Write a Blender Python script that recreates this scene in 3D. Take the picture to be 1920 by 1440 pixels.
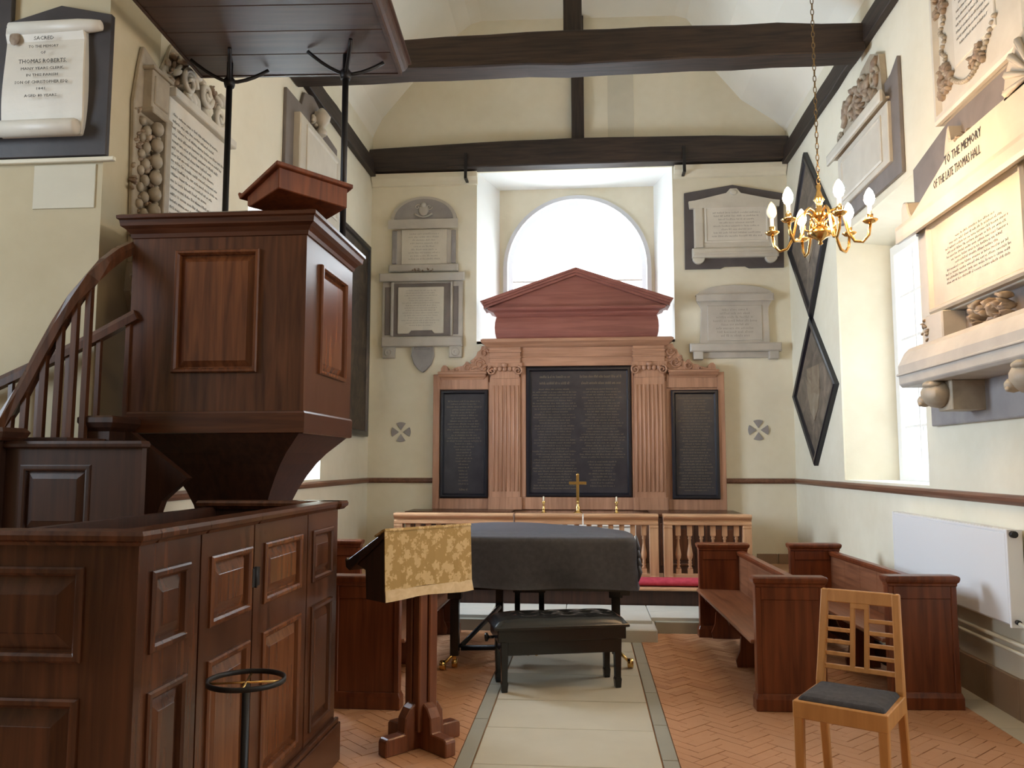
import bpy, bmesh, math, random
from mathutils import Matrix, Vector
random.seed(7)
S = bpy.context.scene
for o in list(bpy.data.objects): bpy.data.objects.remove(o)
C = S.collection
PI = math.pi

# ------------------------------------------------------------------ camera, light, exposure
cam = bpy.data.cameras.new('camera'); cam_o = bpy.data.objects.new('camera', cam); C.objects.link(cam_o)
cam.sensor_width = 36; cam.lens = 1550/1920*36; cam.clip_start = 0.05
cam_o.location = (0, 0, 1.5); cam_o.rotation_euler = (PI/2+0.0948, 0, 0.0876)
S.camera = cam_o
S.view_settings.view_transform = 'Standard'; S.view_settings.look = 'None'
S.view_settings.gamma = 1; S.view_settings.use_curve_mapping = False
S.view_settings.exposure = 0.86

W = bpy.data.worlds.new('overcast_sky'); S.world = W; W.use_nodes = True
bg = W.node_tree.nodes['Background']; bg.inputs[0].default_value = (0.86, 0.94, 1.0, 1); bg.inputs[1].default_value = 4.0

def area(name, loc, rot, sx, sy, power=0, color=(1, 1, 1), portal=False):
    l = bpy.data.lights.new(name, 'AREA'); l.shape = 'RECTANGLE'; l.size = sx; l.size_y = sy; l.energy = power; l.color = color
    o = bpy.data.objects.new(name, l); C.objects.link(o); o.location = loc; o.rotation_euler = rot
    if portal: l.cycles.is_portal = True
    return o
def point(name, loc, power, color, r=.12):
    l = bpy.data.lights.new(name, 'POINT'); l.energy = power; l.color = color; l.shadow_soft_size = r
    o = bpy.data.objects.new(name, l); C.objects.link(o); o.location = loc
    return o
# daylight arriving at the three chancel windows (portals only guide the sky light); the nave fills are added
area('portal_back', (-.09, 11.12, 4.05), (-PI/2, 0, 0), 1.8, 2.0, portal=True)
area('portal_right', (3.25, 7.38, 2.5), (0, PI/2, 0), 2.3, 1.5, portal=True)
area('portal_left', (-3.45, 7.38, 2.5), (0, -PI/2, 0), 2.3, 1.5, portal=True)
area('left_window_daylight', (-3.6, 7.38, 2.6), (0, -PI/2, 0), 2.2, 1.5, 400, (.70, .83, 1))
area('right_window_daylight', (3.4, 7.38, 2.6), (0, PI/2, 0), 2.2, 1.5, 60, (.78, .90, 1))
area('nave_fill_right', (5.8, 1.9, 3.2), (0, PI/2, 0), 2.6, 1.6, 42, (.80, .91, 1))  # added cool fill from the unseen nave, brightens the chancel
area('nave_fill_left', (-5.8, 1.6, 3.2), (0, -PI/2, 0), 2.6, 1.6, 90, (.74, .87, 1))  # added bluish fill; the nave wall has no opening here
WARM = (1.0, .70, .38)
point('nave_lamp_right', (.9, 2.0, 4.0), 15, WARM, .15)
point('nave_lamp_left', (-1.2, 2.3, 4.3), 9, WARM, .15)
point('nave_fill_rear', (.4, -2.5, 4.4), 10, WARM, .2)  # added warm fill behind the camera, no lamp seen there

# ------------------------------------------------------------------ mesh helper
class MB:
    def __init__(s): s.v = []; s.f = []; s.sm = []
    def add(s, vs, fs, smooth=False, M=None):
        n = len(s.v)
        s.v += [tuple(M @ Vector(p)) if M is not None else tuple(p) for p in vs]
        s.f += [tuple(i+n for i in f) for f in fs]; s.sm += [smooth]*len(fs)
    def box(s, x0, x1, y0, y1, z0, z1, M=None, t=0):
        # t: inset of the top (taper)
        vs = [(x0,y0,z0),(x1,y0,z0),(x1,y1,z0),(x0,y1,z0),(x0+t,y0+t,z1),(x1-t,y0+t,z1),(x1-t,y1-t,z1),(x0+t,y1-t,z1)]
        s.add(vs, [(0,3,2,1),(4,5,6,7),(0,1,5,4),(1,2,6,5),(2,3,7,6),(3,0,4,7)], M=M)
    def prism(s, poly, a, b, ax='y', M=None, smooth=False):
        n = len(poly)
        def P(p, t): return {'y': (p[0], t, p[1]), 'z': (p[0], p[1], t), 'x': (t, p[0], p[1])}[ax]
        vs = [P(p, a) for p in poly]+[P(p, b) for p in poly]
        nn = len(s.v)
        s.add(vs, [tuple(range(n))[::-1], tuple(range(n, 2*n))], M=M)
        s.f += [tuple(i+nn for i in (k, (k+1) % n, n+(k+1) % n, n+k)) for k in range(n)]; s.sm += [smooth]*n
    def loft(s, rings, cap0=True, cap1=True, smooth=False, M=None, closed=True):
        n = len(rings[0]); vs = [p for r in rings for p in r]; fs = []
        for k in range(len(rings)-1):
            for i in range(n if closed else n-1):
                j = (i+1) % n; fs.append((k*n+i, k*n+j, (k+1)*n+j, (k+1)*n+i))
        nn = len(s.v); s.add(vs, fs, smooth, M)
        if cap0: s.f.append(tuple(nn+i for i in range(n))[::-1]); s.sm.append(False)
        if cap1: s.f.append(tuple(nn+(len(rings)-1)*n+i for i in range(n))); s.sm.append(False)
    def lathe(s, prof, c=(0,0,0), seg=14, ax='z', M=None, smooth=True):
        rings = []
        for r, h in prof:
            ring = []
            for k in range(seg):
                a = 2*PI*k/seg; u, v = r*math.cos(a), r*math.sin(a)
                p = {'z': (u, v, h), 'x': (h, u, v), 'y': (u, h, v)}[ax]
                ring.append((c[0]+p[0], c[1]+p[1], c[2]+p[2]))
            rings.append(ring)
        s.loft(rings, smooth=smooth, M=M)
    def tube(s, pts, r, seg=8, M=None, smooth=True, cap=True):
        pts = [Vector(p) for p in pts]; n = len(pts)
        rr = r if isinstance(r, (list, tuple)) else [r]*n
        t0 = (pts[1]-pts[0]).normalized()
        up = Vector((0,0,1)) if abs(t0.z) < .9 else Vector((0,1,0))
        u = t0.cross(up).normalized(); rings = []
        for i in range(n):
            t = (pts[min(i+1, n-1)]-pts[max(i-1, 0)]).normalized()
            u = (u-t*u.dot(t)).normalized(); w = t.cross(u)
            rings.append([pts[i]+(u*math.cos(2*PI*k/seg+PI/4)+w*math.sin(2*PI*k/seg+PI/4))*rr[i] for k in range(seg)])
        s.loft(rings, cap, cap, smooth, M)
    def blob(s, c, r, M=None, seg=8, rings=5):
        rx, ry, rz = r if isinstance(r, (list, tuple)) else (r, r, r)
        R = []
        for i in range(rings+1):
            th = PI*(i/(rings))*.98+.01*PI
            R.append([(c[0]+rx*math.sin(th)*math.cos(2*PI*k/seg), c[1]+ry*math.sin(th)*math.sin(2*PI*k/seg), c[2]+rz*math.cos(th)) for k in range(seg)])
        s.loft(R, smooth=True, M=M)
    def rects(s, x0, x1, z0, z1, prof, cap=True, M=None):
        # rings of a rectangle in the xz plane: prof = [(offset outwards, y)], last ring capped
        R = [[(x0-o, y, z0-o), (x1+o, y, z0-o), (x1+o, y, z1+o), (x0-o, y, z1+o)] for o, y in prof]
        s.loft(R, False, cap, M=M)
    def plan(s, x0, x1, y0, y1, prof, M=None, cap=True):
        # rings of a rectangle in plan: prof = [(offset outwards, z)]
        R = [[(x0-o, y0-o, z), (x1+o, y0-o, z), (x1+o, y1+o, z), (x0-o, y1+o, z)] for o, z in prof]
        s.loft(R, cap, cap, M=M)
    def build(s, name, mat, parent=None, bevel=0, label=None, M=None, kind=None, seg=1):
        me = bpy.data.meshes.new(name)
        me.from_pydata([tuple(M @ Vector(p)) for p in s.v] if M is not None else s.v, [], s.f)
        me.polygons.foreach_set('use_smooth', s.sm)
        bm = bmesh.new(); bm.from_mesh(me); bmesh.ops.recalc_face_normals(bm, faces=bm.faces); bm.to_mesh(me); bm.free()
        me.materials.append(mat)
        o = bpy.data.objects.new(name, me); C.objects.link(o)
        if parent is not None: o.parent = parent
        if bevel:
            b = o.modifiers.new('bevel', 'BEVEL'); b.width = bevel; b.segments = seg; b.limit_method = 'ANGLE'; b.angle_limit = .6
        if label: o['label'] = label
        if kind: o['kind'] = kind
        return o
def tag(o, label, cat, group=None):
    o['label'] = label; o['category'] = cat
    if group: o['group'] = group
    return o
def thing(name, loc, label, cat, rotz=0, group=None):
    o = bpy.data.objects.new(name, None); C.objects.link(o); o.empty_display_size = .1
    o.location = loc; o.rotation_euler = (0, 0, rotz)
    return tag(o, label, cat, group)
def copy_tree(o, parent=None):
    c = o.copy(); C.objects.link(c)
    if parent is not None: c.parent = parent
    for ch in list(o.children): copy_tree(ch, c)
    return c
def T(x, y, z, rz=0): return Matrix.Translation((x, y, z)) @ Matrix.Rotation(rz, 4, 'Z')
def arc(cx, cz, r, a0, a1, n, rz=None):
    return [(cx+r*math.cos(a0+(a1-a0)*k/n), cz+(rz or r)*math.sin(a0+(a1-a0)*k/n)) for k in range(n+1)]

# ------------------------------------------------------------------ materials
def nmat(name, rough=.5, metal=0):
    m = bpy.data.materials.new(name); m.use_nodes = True
    nt = m.node_tree; b = nt.nodes['Principled BSDF']; b.inputs['Roughness'].default_value = rough; b.inputs['Metallic'].default_value = metal
    return m, nt, b
def ramp(nt, fac, stops):
    r = nt.nodes.new('ShaderNodeValToRGB'); e = r.color_ramp.elements
    while len(e) < len(stops): e.new(.5)
    for i, (p, c) in enumerate(stops): e[i].position = p; e[i].color = (*c, 1)
    nt.links.new(fac, r.inputs[0]); return r.outputs[0]
def noise(nt, scale=(1,1,1), s=5, detail=4, dist=0, coord='Object', rough=.5):
    tc = nt.nodes.new('ShaderNodeTexCoord'); mp = nt.nodes.new('ShaderNodeMapping'); mp.inputs['Scale'].default_value = scale
    nt.links.new(tc.outputs[coord], mp.inputs[0])
    n = nt.nodes.new('ShaderNodeTexNoise'); n.inputs['Scale'].default_value = s; n.inputs['Detail'].default_value = detail
    n.inputs['Distortion'].default_value = dist; n.inputs['Roughness'].default_value = rough
    nt.links.new(mp.outputs[0], n.inputs[0]); return n.outputs[0]
def bump(nt, b, h, strength=.2, dist=.01):
    bn = nt.nodes.new('ShaderNodeBump'); bn.inputs['Strength'].default_value = strength; bn.inputs['Distance'].default_value = dist
    nt.links.new(h, bn.inputs['Height']); nt.links.new(bn.outputs[0], b.inputs['Normal'])
def wood(name, dark, light, ax='z', rough=.35, s=3.0, knots=False, bmp=.05):
    m, nt, b = nmat(name, rough)
    sc = {'z': (9, 9, .6), 'x': (.6, 9, 9), 'y': (9, .6, 9)}[ax]
    n = noise(nt, sc, s, 5, .6)
    n2 = noise(nt, (1,1,1), 1.3, 2)
    mx = nt.nodes.new('ShaderNodeMath'); mx.operation = 'ADD'; nt.links.new(n, mx.inputs[0])
    ml = nt.nodes.new('ShaderNodeMath'); ml.operation = 'MULTIPLY_ADD'; nt.links.new(n2, ml.inputs[0]); ml.inputs[1].default_value = .5; ml.inputs[2].default_value = -.25
    nt.links.new(ml.outputs[0], mx.inputs[1])
    nt.links.new(ramp(nt, mx.outputs[0], [(.28, dark), (.68, light)]), b.inputs['Base Color'])
    if bmp > .1: bump(nt, b, n, bmp, .004)
    return m
def stone(name, c1, c2, s=3, rough=.6, bmp=.1, detail=5):
    m, nt, b = nmat(name, rough)
    n = noise(nt, (1,1,1), s, detail, .4)
    nt.links.new(ramp(nt, n, [(.3, c1), (.7, c2)]), b.inputs['Base Color'])
    n2 = noise(nt, (1,1,1), s*12, 3); bump(nt, b, n2, bmp, .005)
    return m
def plain(name, c, rough=.5, metal=0, emit=0):
    m, nt, b = nmat(name, rough, metal); b.inputs['Base Color'].default_value = (*c, 1)
    if emit: b.inputs['Emission Color'].default_value = (*c, 1); b.inputs['Emission Strength'].default_value = emit
    return m
def island(name, stops, rough=.7, s=14, bmp=.25, mix=.35):
    m, nt, b = nmat(name, rough)
    g = nt.nodes.new('ShaderNodeNewGeometry'); n = noise(nt, (1,1,1), s, 4)
    a = nt.nodes.new('ShaderNodeMath'); a.operation = 'MULTIPLY_ADD'; nt.links.new(n, a.inputs[0]); a.inputs[1].default_value = mix
    sb = nt.nodes.new('ShaderNodeMath'); sb.operation = 'MULTIPLY_ADD'; nt.links.new(g.outputs['Random Per Island'], sb.inputs[0]); sb.inputs[1].default_value = 1-mix; sb.inputs[2].default_value = 0
    nt.links.new(sb.outputs[0], a.inputs[2])
    nt.links.new(ramp(nt, a.outputs[0], stops), b.inputs['Base Color']); bump(nt, b, n, bmp, .006)
    return m
def glassy(name, tint=1):
    m = bpy.data.materials.new(name); m.use_nodes = True; nt = m.node_tree; nt.nodes.clear()
    o = nt.nodes.new('ShaderNodeOutputMaterial'); mx = nt.nodes.new('ShaderNodeMixShader')
    t = nt.nodes.new('ShaderNodeBsdfTransparent'); t.inputs[0].default_value = (tint, tint, tint, 1); g = nt.nodes.new('ShaderNodeBsdfGlossy'); g.inputs['Roughness'].default_value = .05
    mx.inputs[0].default_value = .05
    nt.links.new(t.outputs[0], mx.inputs[1]); nt.links.new(g.outputs[0], mx.inputs[2]); nt.links.new(mx.outputs[0], o.inputs[0])
    return m

def plaster(name='cream_plaster', c1=(.70, .65, .50), c2=(.80, .76, .62)):
    m, nt, b = nmat(name, .85)
    n = noise(nt, (1,1,1), .9, 4); n2 = noise(nt, (1,1,1), 9, 5)
    mx = nt.nodes.new('ShaderNodeMath'); mx.operation = 'MULTIPLY_ADD'; nt.links.new(n2, mx.inputs[0]); mx.inputs[1].default_value = .25; nt.links.new(n, mx.inputs[2])
    nt.links.new(ramp(nt, mx.outputs[0], [(.40, c1), (.8, c2)]), b.inputs['Base Color'])
    bump(nt, b, n2, .25, .012); return m
PLASTER = plaster()
DIMPL = plaster('dimmed_tan_plaster', (.50, .43, .28), (.60, .53, .37))  # plaster darkened: the dimmer light on the left return wall is in the colour
FRAMEW = plain('grey_white_window_paint', (.62, .63, .66), .6)
PATCH = stone('lighter_plaster_patch', (.80, .77, .66), (.86, .83, .72), 4, .85)
PATCH_DARK = stone('greyer_plaster_patch', (.60, .57, .46), (.66, .63, .51), 4, .85)
CEIL = stone('ceiling_plaster', (.80, .77, .66), (.86, .83, .73), 1.2, .9)
REVEAL = stone('white_plaster', (.84, .86, .84), (.9, .92, .9), 2, .8)
WHITE = plain('white_paint', (.82, .82, .80), .35)
BEAM = wood('black_oak_beam', (.010, .007, .006), (.045, .028, .020), 'x', .6, 4, bmp=.5)
BEAMZ = wood('black_oak_post', (.010, .007, .006), (.040, .025, .018), 'z', .6, 4, bmp=.5)
BEAMY = wood('black_oak_plate', (.010, .007, .006), (.040, .025, .018), 'y', .6, 4, bmp=.5)
OAK = wood('dark_oak_upright', (.040, .0135, .006), (.108, .038, .016), 'z', .27)
OAKX = wood('dark_oak_crosswise', (.036, .011, .005), (.095, .031, .013), 'x', .27)
OAKF = wood('pulpit_panel_oak', (.075, .022, .008), (.175, .060, .021), 'z', .25)
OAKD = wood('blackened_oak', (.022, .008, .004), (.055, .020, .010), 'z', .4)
OAKB = wood('sounding_board_oak', (.030, .012, .007), (.065, .028, .016), 'x', .42)
PEW = wood('red_brown_pew_wood', (.085, .018, .006), (.19, .050, .016), 'z', .3)
PEWY = wood('red_brown_lit_pew_wood', (.14, .050, .023), (.28, .115, .055), 'y', .36)  # lighter than the pew ends: reflected light on seats and backs painted in
PINE = wood('reredos_pine', (.30, .145, .082), (.46, .245, .15), 'z', .45)
PINEX = wood('reredos_pine_crosswise', (.30, .145, .082), (.46, .245, .15), 'x', .45)
PINER = wood('reredos_red_pine', (.20, .065, .05), (.29, .105, .08), 'x', .42)
RAILW = wood('pale_rail_oak', (.36, .19, .095), (.56, .33, .18), 'z', .4)
RAILX = wood('pale_rail_oak_crosswise', (.40, .21, .11), (.60, .36, .20), 'x', .35)
BEECH = wood('orange_beech', (.42, .18, .045), (.56, .26, .075), 'z', .38, 2.5)
LECT = wood('lectern_oak', (.095, .024, .009), (.20, .062, .022), 'z', .33)
SLATE = stone('dark_slate', (.07, .06, .065), (.105, .092, .095), 4, .45)
SLATED = stone('blackish_slate', (.032, .028, .030), (.055, .048, .05), 4, .45)
SLATEB = stone('brown_grey_slate', (.15, .125, .115), (.21, .18, .165), 4, .5)
GREYM = stone('grey_marble', (.25, .235, .235), (.34, .32, .31), 5, .45)
MARB = stone('cream_marble', (.56, .52, .44), (.66, .62, .53), 4, .4)
MARBW = stone('white_marble', (.64, .60, .52), (.74, .70, .61), 4, .4)
MARBG = stone('greyish_marble', (.43, .40, .355), (.54, .505, .445), 4, .5)
MARBC = stone('warm_cream_marble', (.46, .405, .32), (.55, .49, .395), 4, .42)
MARBT = stone('tan_marble', (.30, .25, .18), (.45, .385, .29), 7, .5)
CARVB = stone('brown_tinted_carving', (.17, .105, .065), (.42, .335, .24), 14, .55)
INK = plain('black_lettering', (.03, .026, .022), .6)
INKF = plain('faint_grey_lettering', (.30, .275, .24), .7)
GILT = plain('dull_gilt_lettering', (.20, .165, .095), .5)
BOARD = stone('black_painted_board', (.022, .020, .026), (.04, .036, .042), 6, .28)
BOARDF = plain('black_frame', (.010, .010, .016), .3)
BRASS = plain('polished_brass', (.72, .47, .17), .22, 1)
IRON = plain('black_iron', (.012, .011, .012), .45, .3)
BLACK = plain('black_lacquer', (.008, .008, .009), .18)
LEATHER = plain('black_leather', (.016, .016, .016), .24)
COVER = stone('charcoal_piano_cloth', (.062, .065, .080), (.085, .09, .112), 30, .5, .1)
LINEN = plain('white_linen', (.8, .78, .72), .8)
RED = stone('red_velvet', (.36, .02, .045), (.50, .05, .08), 20, .8)
SEATF = stone('dark_grey_seat_cloth', (.035, .032, .034), (.06, .054, .055), 40, .85)
RADI = plain('white_enamel', (.80, .81, .82), .3)
PIPE = plain('cream_painted_pipe', (.62, .58, .46), .45)
BULB = plain('lit_bulb', (1, .66, .36), .3, 0, 170)
CANDLE = plain('ivory_candle_sleeve', (.85, .78, .6), .5)
GLASS = glassy('clear_window_glass')
GLASSO = glassy('dimming_grey_window_glass', .68)  # grey tint added to weaken daylight at the side windows
BRICK = island('herringbone_brick', [(.1, (.44, .205, .098)), (.5, (.52, .255, .122)), (.9, (.59, .315, .165))], .62)
SLAB = island('pale_floor_stone', [(.2, (.46, .41, .31)), (.8, (.60, .55, .43))], .55, 5)
SLABG = island('grey_edge_stone', [(.2, (.26, .25, .20)), (.8, (.36, .34, .27))], .6, 6)
STEPS = island('white_step_stone', [(.2, (.44, .42, .37)), (.8, (.56, .54, .48))], .55, 5)
SKIRT = island('brown_skirting_stone', [(.1, (.13, .10, .085)), (.5, (.24, .14, .085)), (.9, (.30, .21, .13))], .6, 6)
MORTAR = stone('floor_mortar', (.45, .225, .115), (.51, .27, .145), 10, .9)
def brocade():
    m, nt, b = nmat('gold_brocade', .75)
    tc = nt.nodes.new('ShaderNodeTexCoord'); mp = nt.nodes.new('ShaderNodeMapping'); mp.inputs['Scale'].default_value = (1, 1, 1)
    nt.links.new(tc.outputs['Object'], mp.inputs[0])
    v = nt.nodes.new('ShaderNodeTexVoronoi'); v.inputs['Scale'].default_value = 21; v.feature = 'SMOOTH_F1'; v.inputs['Smoothness'].default_value = .35
    nz = nt.nodes.new('ShaderNodeTexNoise'); nz.inputs['Scale'].default_value = 60; nz.inputs['Detail'].default_value = 2
    nt.links.new(mp.outputs[0], nz.inputs[0])
    ad = nt.nodes.new('ShaderNodeMix'); ad.data_type = 'VECTOR'; ad.inputs[0].default_value = .06
    nt.links.new(mp.outputs[0], ad.inputs[4]); nt.links.new(nz.outputs[1], ad.inputs[5]); nt.links.new(ad.outputs[1], v.inputs['Vector'])
    mlt = nt.nodes.new('ShaderNodeMath'); mlt.operation = 'MULTIPLY_ADD'; nt.links.new(nz.outputs[0], mlt.inputs[0]); mlt.inputs[1].default_value = .35; nt.links.new(v.outputs['Distance'], mlt.inputs[2])
    nt.links.new(ramp(nt, mlt.outputs[0], [(.60, (.62, .43, .20)), (.70, (.42, .26, .08))]), b.inputs['Base Color'])
    return m
BROC = brocade()
FRINGE = stone('pale_gold_fringe', (.60, .42, .22), (.72, .54, .32), 30, .8)
def hatch_paint(name, a, bb, cc):
    m, nt, b = nmat(name, .6)
    n = noise(nt, (1, 1, 1), 3.5, 6, 1.2, rough=.65)
    nt.links.new(ramp(nt, n, [(.3, a), (.5, bb), (.72, cc)]), b.inputs['Base Color']); return m
HPAINT = hatch_paint('aged_heraldic_canvas', (.07, .055, .042), (.15, .12, .09), (.27, .21, .16))
HPAINT2 = hatch_paint('brown_board_painting', (.018, .013, .010), (.05, .034, .022), (.11, .08, .05))
GILTP = hatch_paint('faded_gilt_paint', (.14, .09, .06), (.24, .19, .13), (.34, .29, .22))

# ------------------------------------------------------------------ the setting
XL, XR, YB = -2.74, 2.54, 10.31     # inner faces of chancel walls
def grid_wall(mb, xs, zs, holes, y0, y1, M=None):
    for i in range(len(xs)-1):
        for k in range(len(zs)-1):
            cx, cz = (xs[i]+xs[i+1])/2, (zs[k]+zs[k+1])/2
            if any(h[0] < cx < h[1] and h[2] < cz < h[3] for h in holes): continue
            mb.box(xs[i], xs[i+1], y0, y1, zs[k], zs[k+1], M)
def struct(o): o['kind'] = 'structure'; return o

# back (east) wall with a deep splayed recess and an arched window
b = MB()
grid_wall(b, [-3.6, -1.36, 1.13, 3.4], [-.1, 3.03, 5.24, 7.6], [(-1.36, 1.13, 3.03, 5.24)], YB, YB+.6)
wall_back = struct(b.build('wall_back', PLASTER))
b = MB()
b.prism([(-1.362, YB+.01), (-1.362, YB+.6), (-1.126, YB+.6)], 3.03, 5.24, 'z')
b.prism([(1.132, YB+.01), (1.132, YB+.6), (.944, YB+.6)], 3.03, 5.24, 'z')
b.prism([(YB+.01, 5.242), (YB+.6, 5.242), (YB+.6, 5.19)], -1.36, 1.13, 'x')
b.build('splayed_reveal', REVEAL, wall_back)
b = MB()   # arched back plate of the recess
cx, cz, ri = -.088, 4.10, .975
inner = [(cx+ri, 3.03)]+arc(cx, cz, ri, 0, PI, 24)+[(cx-ri, 3.03)]
outer = [(.96, 3.03)]+[(min(.96, max(-1.14, cx+3*math.cos(a))) if True else 0, min(5.25, cz+3*math.sin(a))) for a in [PI*k/24 for k in range(25)]]+[(-1.14, 3.03)]
outer[1] = (.96, cz); outer[-2] = (-1.14, cz)
r0 = [(p[0], YB+.60, p[1]) for p in inner]; r1 = [(p[0], YB+.60, p[1]) for p in outer]
r2 = [(p[0], YB+.78, p[1]) for p in outer]; r3 = [(p[0], YB+.78, p[1]) for p in inner]
b.loft([r0, r1, r2, r3, r0], False, False, closed=False)
b.build('arch_surround', PLASTER, wall_back)
b = MB(); b.box(-1.36, 1.13, YB, YB+.8, 2.99, 3.032); b.build('window_sill', REVEAL, wall_back, .005)
win = struct(bpy.data.objects.new('window_1', None)); C.objects.link(win)
b = MB()
def archring(r, y): return [(cx+r, y, 3.03)]+[(p[0], y, p[1]) for p in arc(cx, cz, r, 0, PI, 28)]+[(cx-r, y, 3.03)]
b.loft([archring(.985, YB+.60), archring(.985, YB+.56), archring(.93, YB+.55), archring(.92, YB+.60), archring(.865, YB+.66), archring(.865, YB+.74), archring(.985, YB+.74)], False, False, closed=False)
b.build('arched_frame', FRAMEW, win)
b = MB(); b.box(cx-.865, cx+.865, YB+.69, YB+.715, 3.925, 3.95); b.build('glazing_bar', WHITE, win)
b = MB(); b.prism(arc(cx, 3.94, .10, 0, PI, 12), YB+.67, YB+.72); b.build('fan_boss', WHITE, win)
for k, (x0, x1, z0) in enumerate([(cx-.87, cx-.01, 3.03), (cx+.01, cx+.87, 3.03)]):
    b = MB(); b.box(x0, x1, YB+.695, YB+.70, 3.03, 3.93); b.build('pane', GLASS, win)
b = MB(); b.prism([(cx+.87, 3.94)]+arc(cx, cz, .87, 0, PI, 24)+[(cx-.87, 3.94)], YB+.695, YB+.70); b.build('pane', GLASS, win)

# side walls, local frame: x along the wall to the right as seen, y into the wall
MR = T(XR, 0, 0, -PI/2)     # x_local = -Y
ML = T(XL, 0, 0, PI/2)      # x_local = +Y
def side_wall(name, M, sgn, wn):
    # opening 6.41..8.40 along Y, z 1.33..3.72
    a, c = sorted((sgn*6.41, sgn*8.42)); e0, e1 = sorted((sgn*4.951, sgn*10.95))
    b = MB(); grid_wall(b, [e0, a, c, e1], [-.1, 1.33, 3.72, 5.9], [(a, c, 1.33, 3.72)], 0, .6, M)
    w = struct(b.build(name, PLASTER))
    b = MB()
    b.prism([(a-.002, .012), (a-.002, .6), (a+.18, .6)], 1.33, 3.72, 'z', M)
    b.prism([(c+.002, .012), (c+.002, .6), (c-.18, .6)], 1.33, 3.72, 'z', M)
    b.prism([(.012, 3.722), (.6, 3.722), (.6, 3.60)], a, c, 'x', M)
    b.build('splayed_reveal', PLASTER, w)
    b = MB(); b.box(a, c, .03, .62, 1.30, 1.332, M); b.build('window_sill', REVEAL, w, .004)
    g = struct(bpy.data.objects.new(wn, None)); C.objects.link(g)
    b = MB(); b.rects(a+.26, c-.26, 1.42, 3.5, [(.09, .5), (.09, .46), (0, .46), (-.02, .5), (-.02, .56), (.09, .56), (.09, .5)], False, M)
    b.build('window_frame', WHITE, g)
    b = MB()
    for q in range(1, 4):
        x = a+.26+(c-a-.52)*q/4; b.box(x-.015, x+.015, .49, .53, 1.42, 3.5, M)
    for q in range(1, 5):
        z = 1.42+2.08*q/5; b.box(a+.26, c-.26, .495, .525, z-.012, z+.012, M)
    b.build('glazing_bars', WHITE, g)
    for q in range(4):
        x = a+.26+(c-a-.52)*q/4; b = MB(); b.box(x+.015, x+(c-a-.52)/4-.015, .508, .512, 1.42, 3.5, M); b.build('pane', GLASSO, g)
    b = MB(); b.rects(a+.17, c-.17, 1.33, 3.6, [(.2, .56), (.2, .6), (-.08, .6), (-.08, .56), (.2, .56)], False, M); b.build('window_surround', REVEAL, g)
    return w
wall_right = side_wall('wall_right', MR, -1, 'window_2')
wall_left = side_wall('wall_left', ML, 1, 'window_3')
# chancel arch jambs and nave shell behind the camera
b = MB(); b.box(-6.2, XL, 4.38, 4.95, -.1, 7.2); wl2 = struct(b.build('wall_left_return', DIMPL))
b = MB(); b.box(XR, 6.2, 3.75, 4.95, -.1, 7.2); struct(b.build('wall_right_return', PLASTER))
b = MB(); grid_wall(b, [-9, 1.1, 2.7, 4.95], [-.1, 1.9, 4.5, 7.2], [(1.1, 2.7, 1.9, 4.5)], 0, .4, T(6.0, 0, 0, PI/2) @ Matrix.Scale(-1, 4, (0, 1, 0))); struct(b.build('wall_nave_right', PLASTER))
b = MB(); b.box(-6.4, -6.0, -9, 4.95, -.1, 7.2); struct(b.build('wall_nave_left', PLASTER))
b = MB(); b.box(-6.4, 6.4, -9.4, -9, -.1, 7.2); struct(b.build('wall_front', PLASTER))
b = MB(); b.box(-6.4, 6.4, -9.4, 4.95, 7.2, 7.4); struct(b.build('ceiling_nave', CEIL))
# chancel ceiling: canted plaster with a flat crown
prof = [(XL-.05, 5.62), (-2.71, 5.82), (-2.62, 6.0), (-2.15, 6.56), (-1.62, 7.12), (-1.45, 7.25), (-1.3, 7.29), (1.2, 7.24), (1.35, 7.19), (1.52, 6.68), (1.69, 6.48), (2.01, 6.08), (2.40, 5.80), (2.52, 5.68), (XR+.05, 5.55)]
prof[9] = (1.5, 6.98)
b = MB(); b.loft([[(p[0], y, p[1]) for p in prof] + [(p[0]*1.08, y, p[1]+.22) for p in prof[::-1]] for y in (4.36, YB+.05)], True, True)
ceil = struct(b.build('ceiling', CEIL))
b = MB(); b.box(-3.6, 3.4, 4.36, 4.9, 7.1, 7.7); b.box(-3.6, -2.72, 4.37, 4.9, 5.6, 7.6); b.box(2.52, 3.4, 4.37, 4.9, 5.5, 7.6); b.build('arch_wall', PLASTER, ceil)
# faded plaster repairs: flush patches a few millimetres proud of the wall
b = MB(); b.box(-3.15, -2.78, 4.372, 4.385, 2.95, 3.205); b.build('plaster_patch', PATCH_DARK, wl2)
b = MB(); b.box(.33, .66, YB-.006, YB+.01, 5.55, 7.0); b.build('plaster_patch', PATCH_DARK, wall_back)

# floors: herringbone brick, stone path, two stone steps, sanctuary platform
b = MB(); b.box(-6.2, 6.2, -9.2, 11, -.2, -.014); floor = struct(b.build('floor', MORTAR))
def clip(poly, ax, lim, keep_less):
    out = []
    for i in range(len(poly)):
        p, q = poly[i], poly[(i+1) % len(poly)]
        ip = (p[ax] <= lim) == keep_less or p[ax] == lim; iq = (q[ax] <= lim) == keep_less or q[ax] == lim
        if ip: out.append(p)
        if ip != iq:
            t = (lim-p[ax])/(q[ax]-p[ax]); out.append((p[0]+t*(q[0]-p[0]), p[1]+t*(q[1]-p[1])))
    return out
def clip_rect(poly, x0, x1, y0, y1):
    for ax, l, k in ((0, x0, False), (0, x1, True), (1, y0, False), (1, y1, True)):
        poly = clip(poly, ax, l, k)
        if len(poly) < 3: return None
    return poly
def parea(p): return abs(sum(p[i][0]*p[(i+1) % len(p)][1]-p[(i+1) % len(p)][0]*p[i][1] for i in range(len(p))))/2
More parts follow.
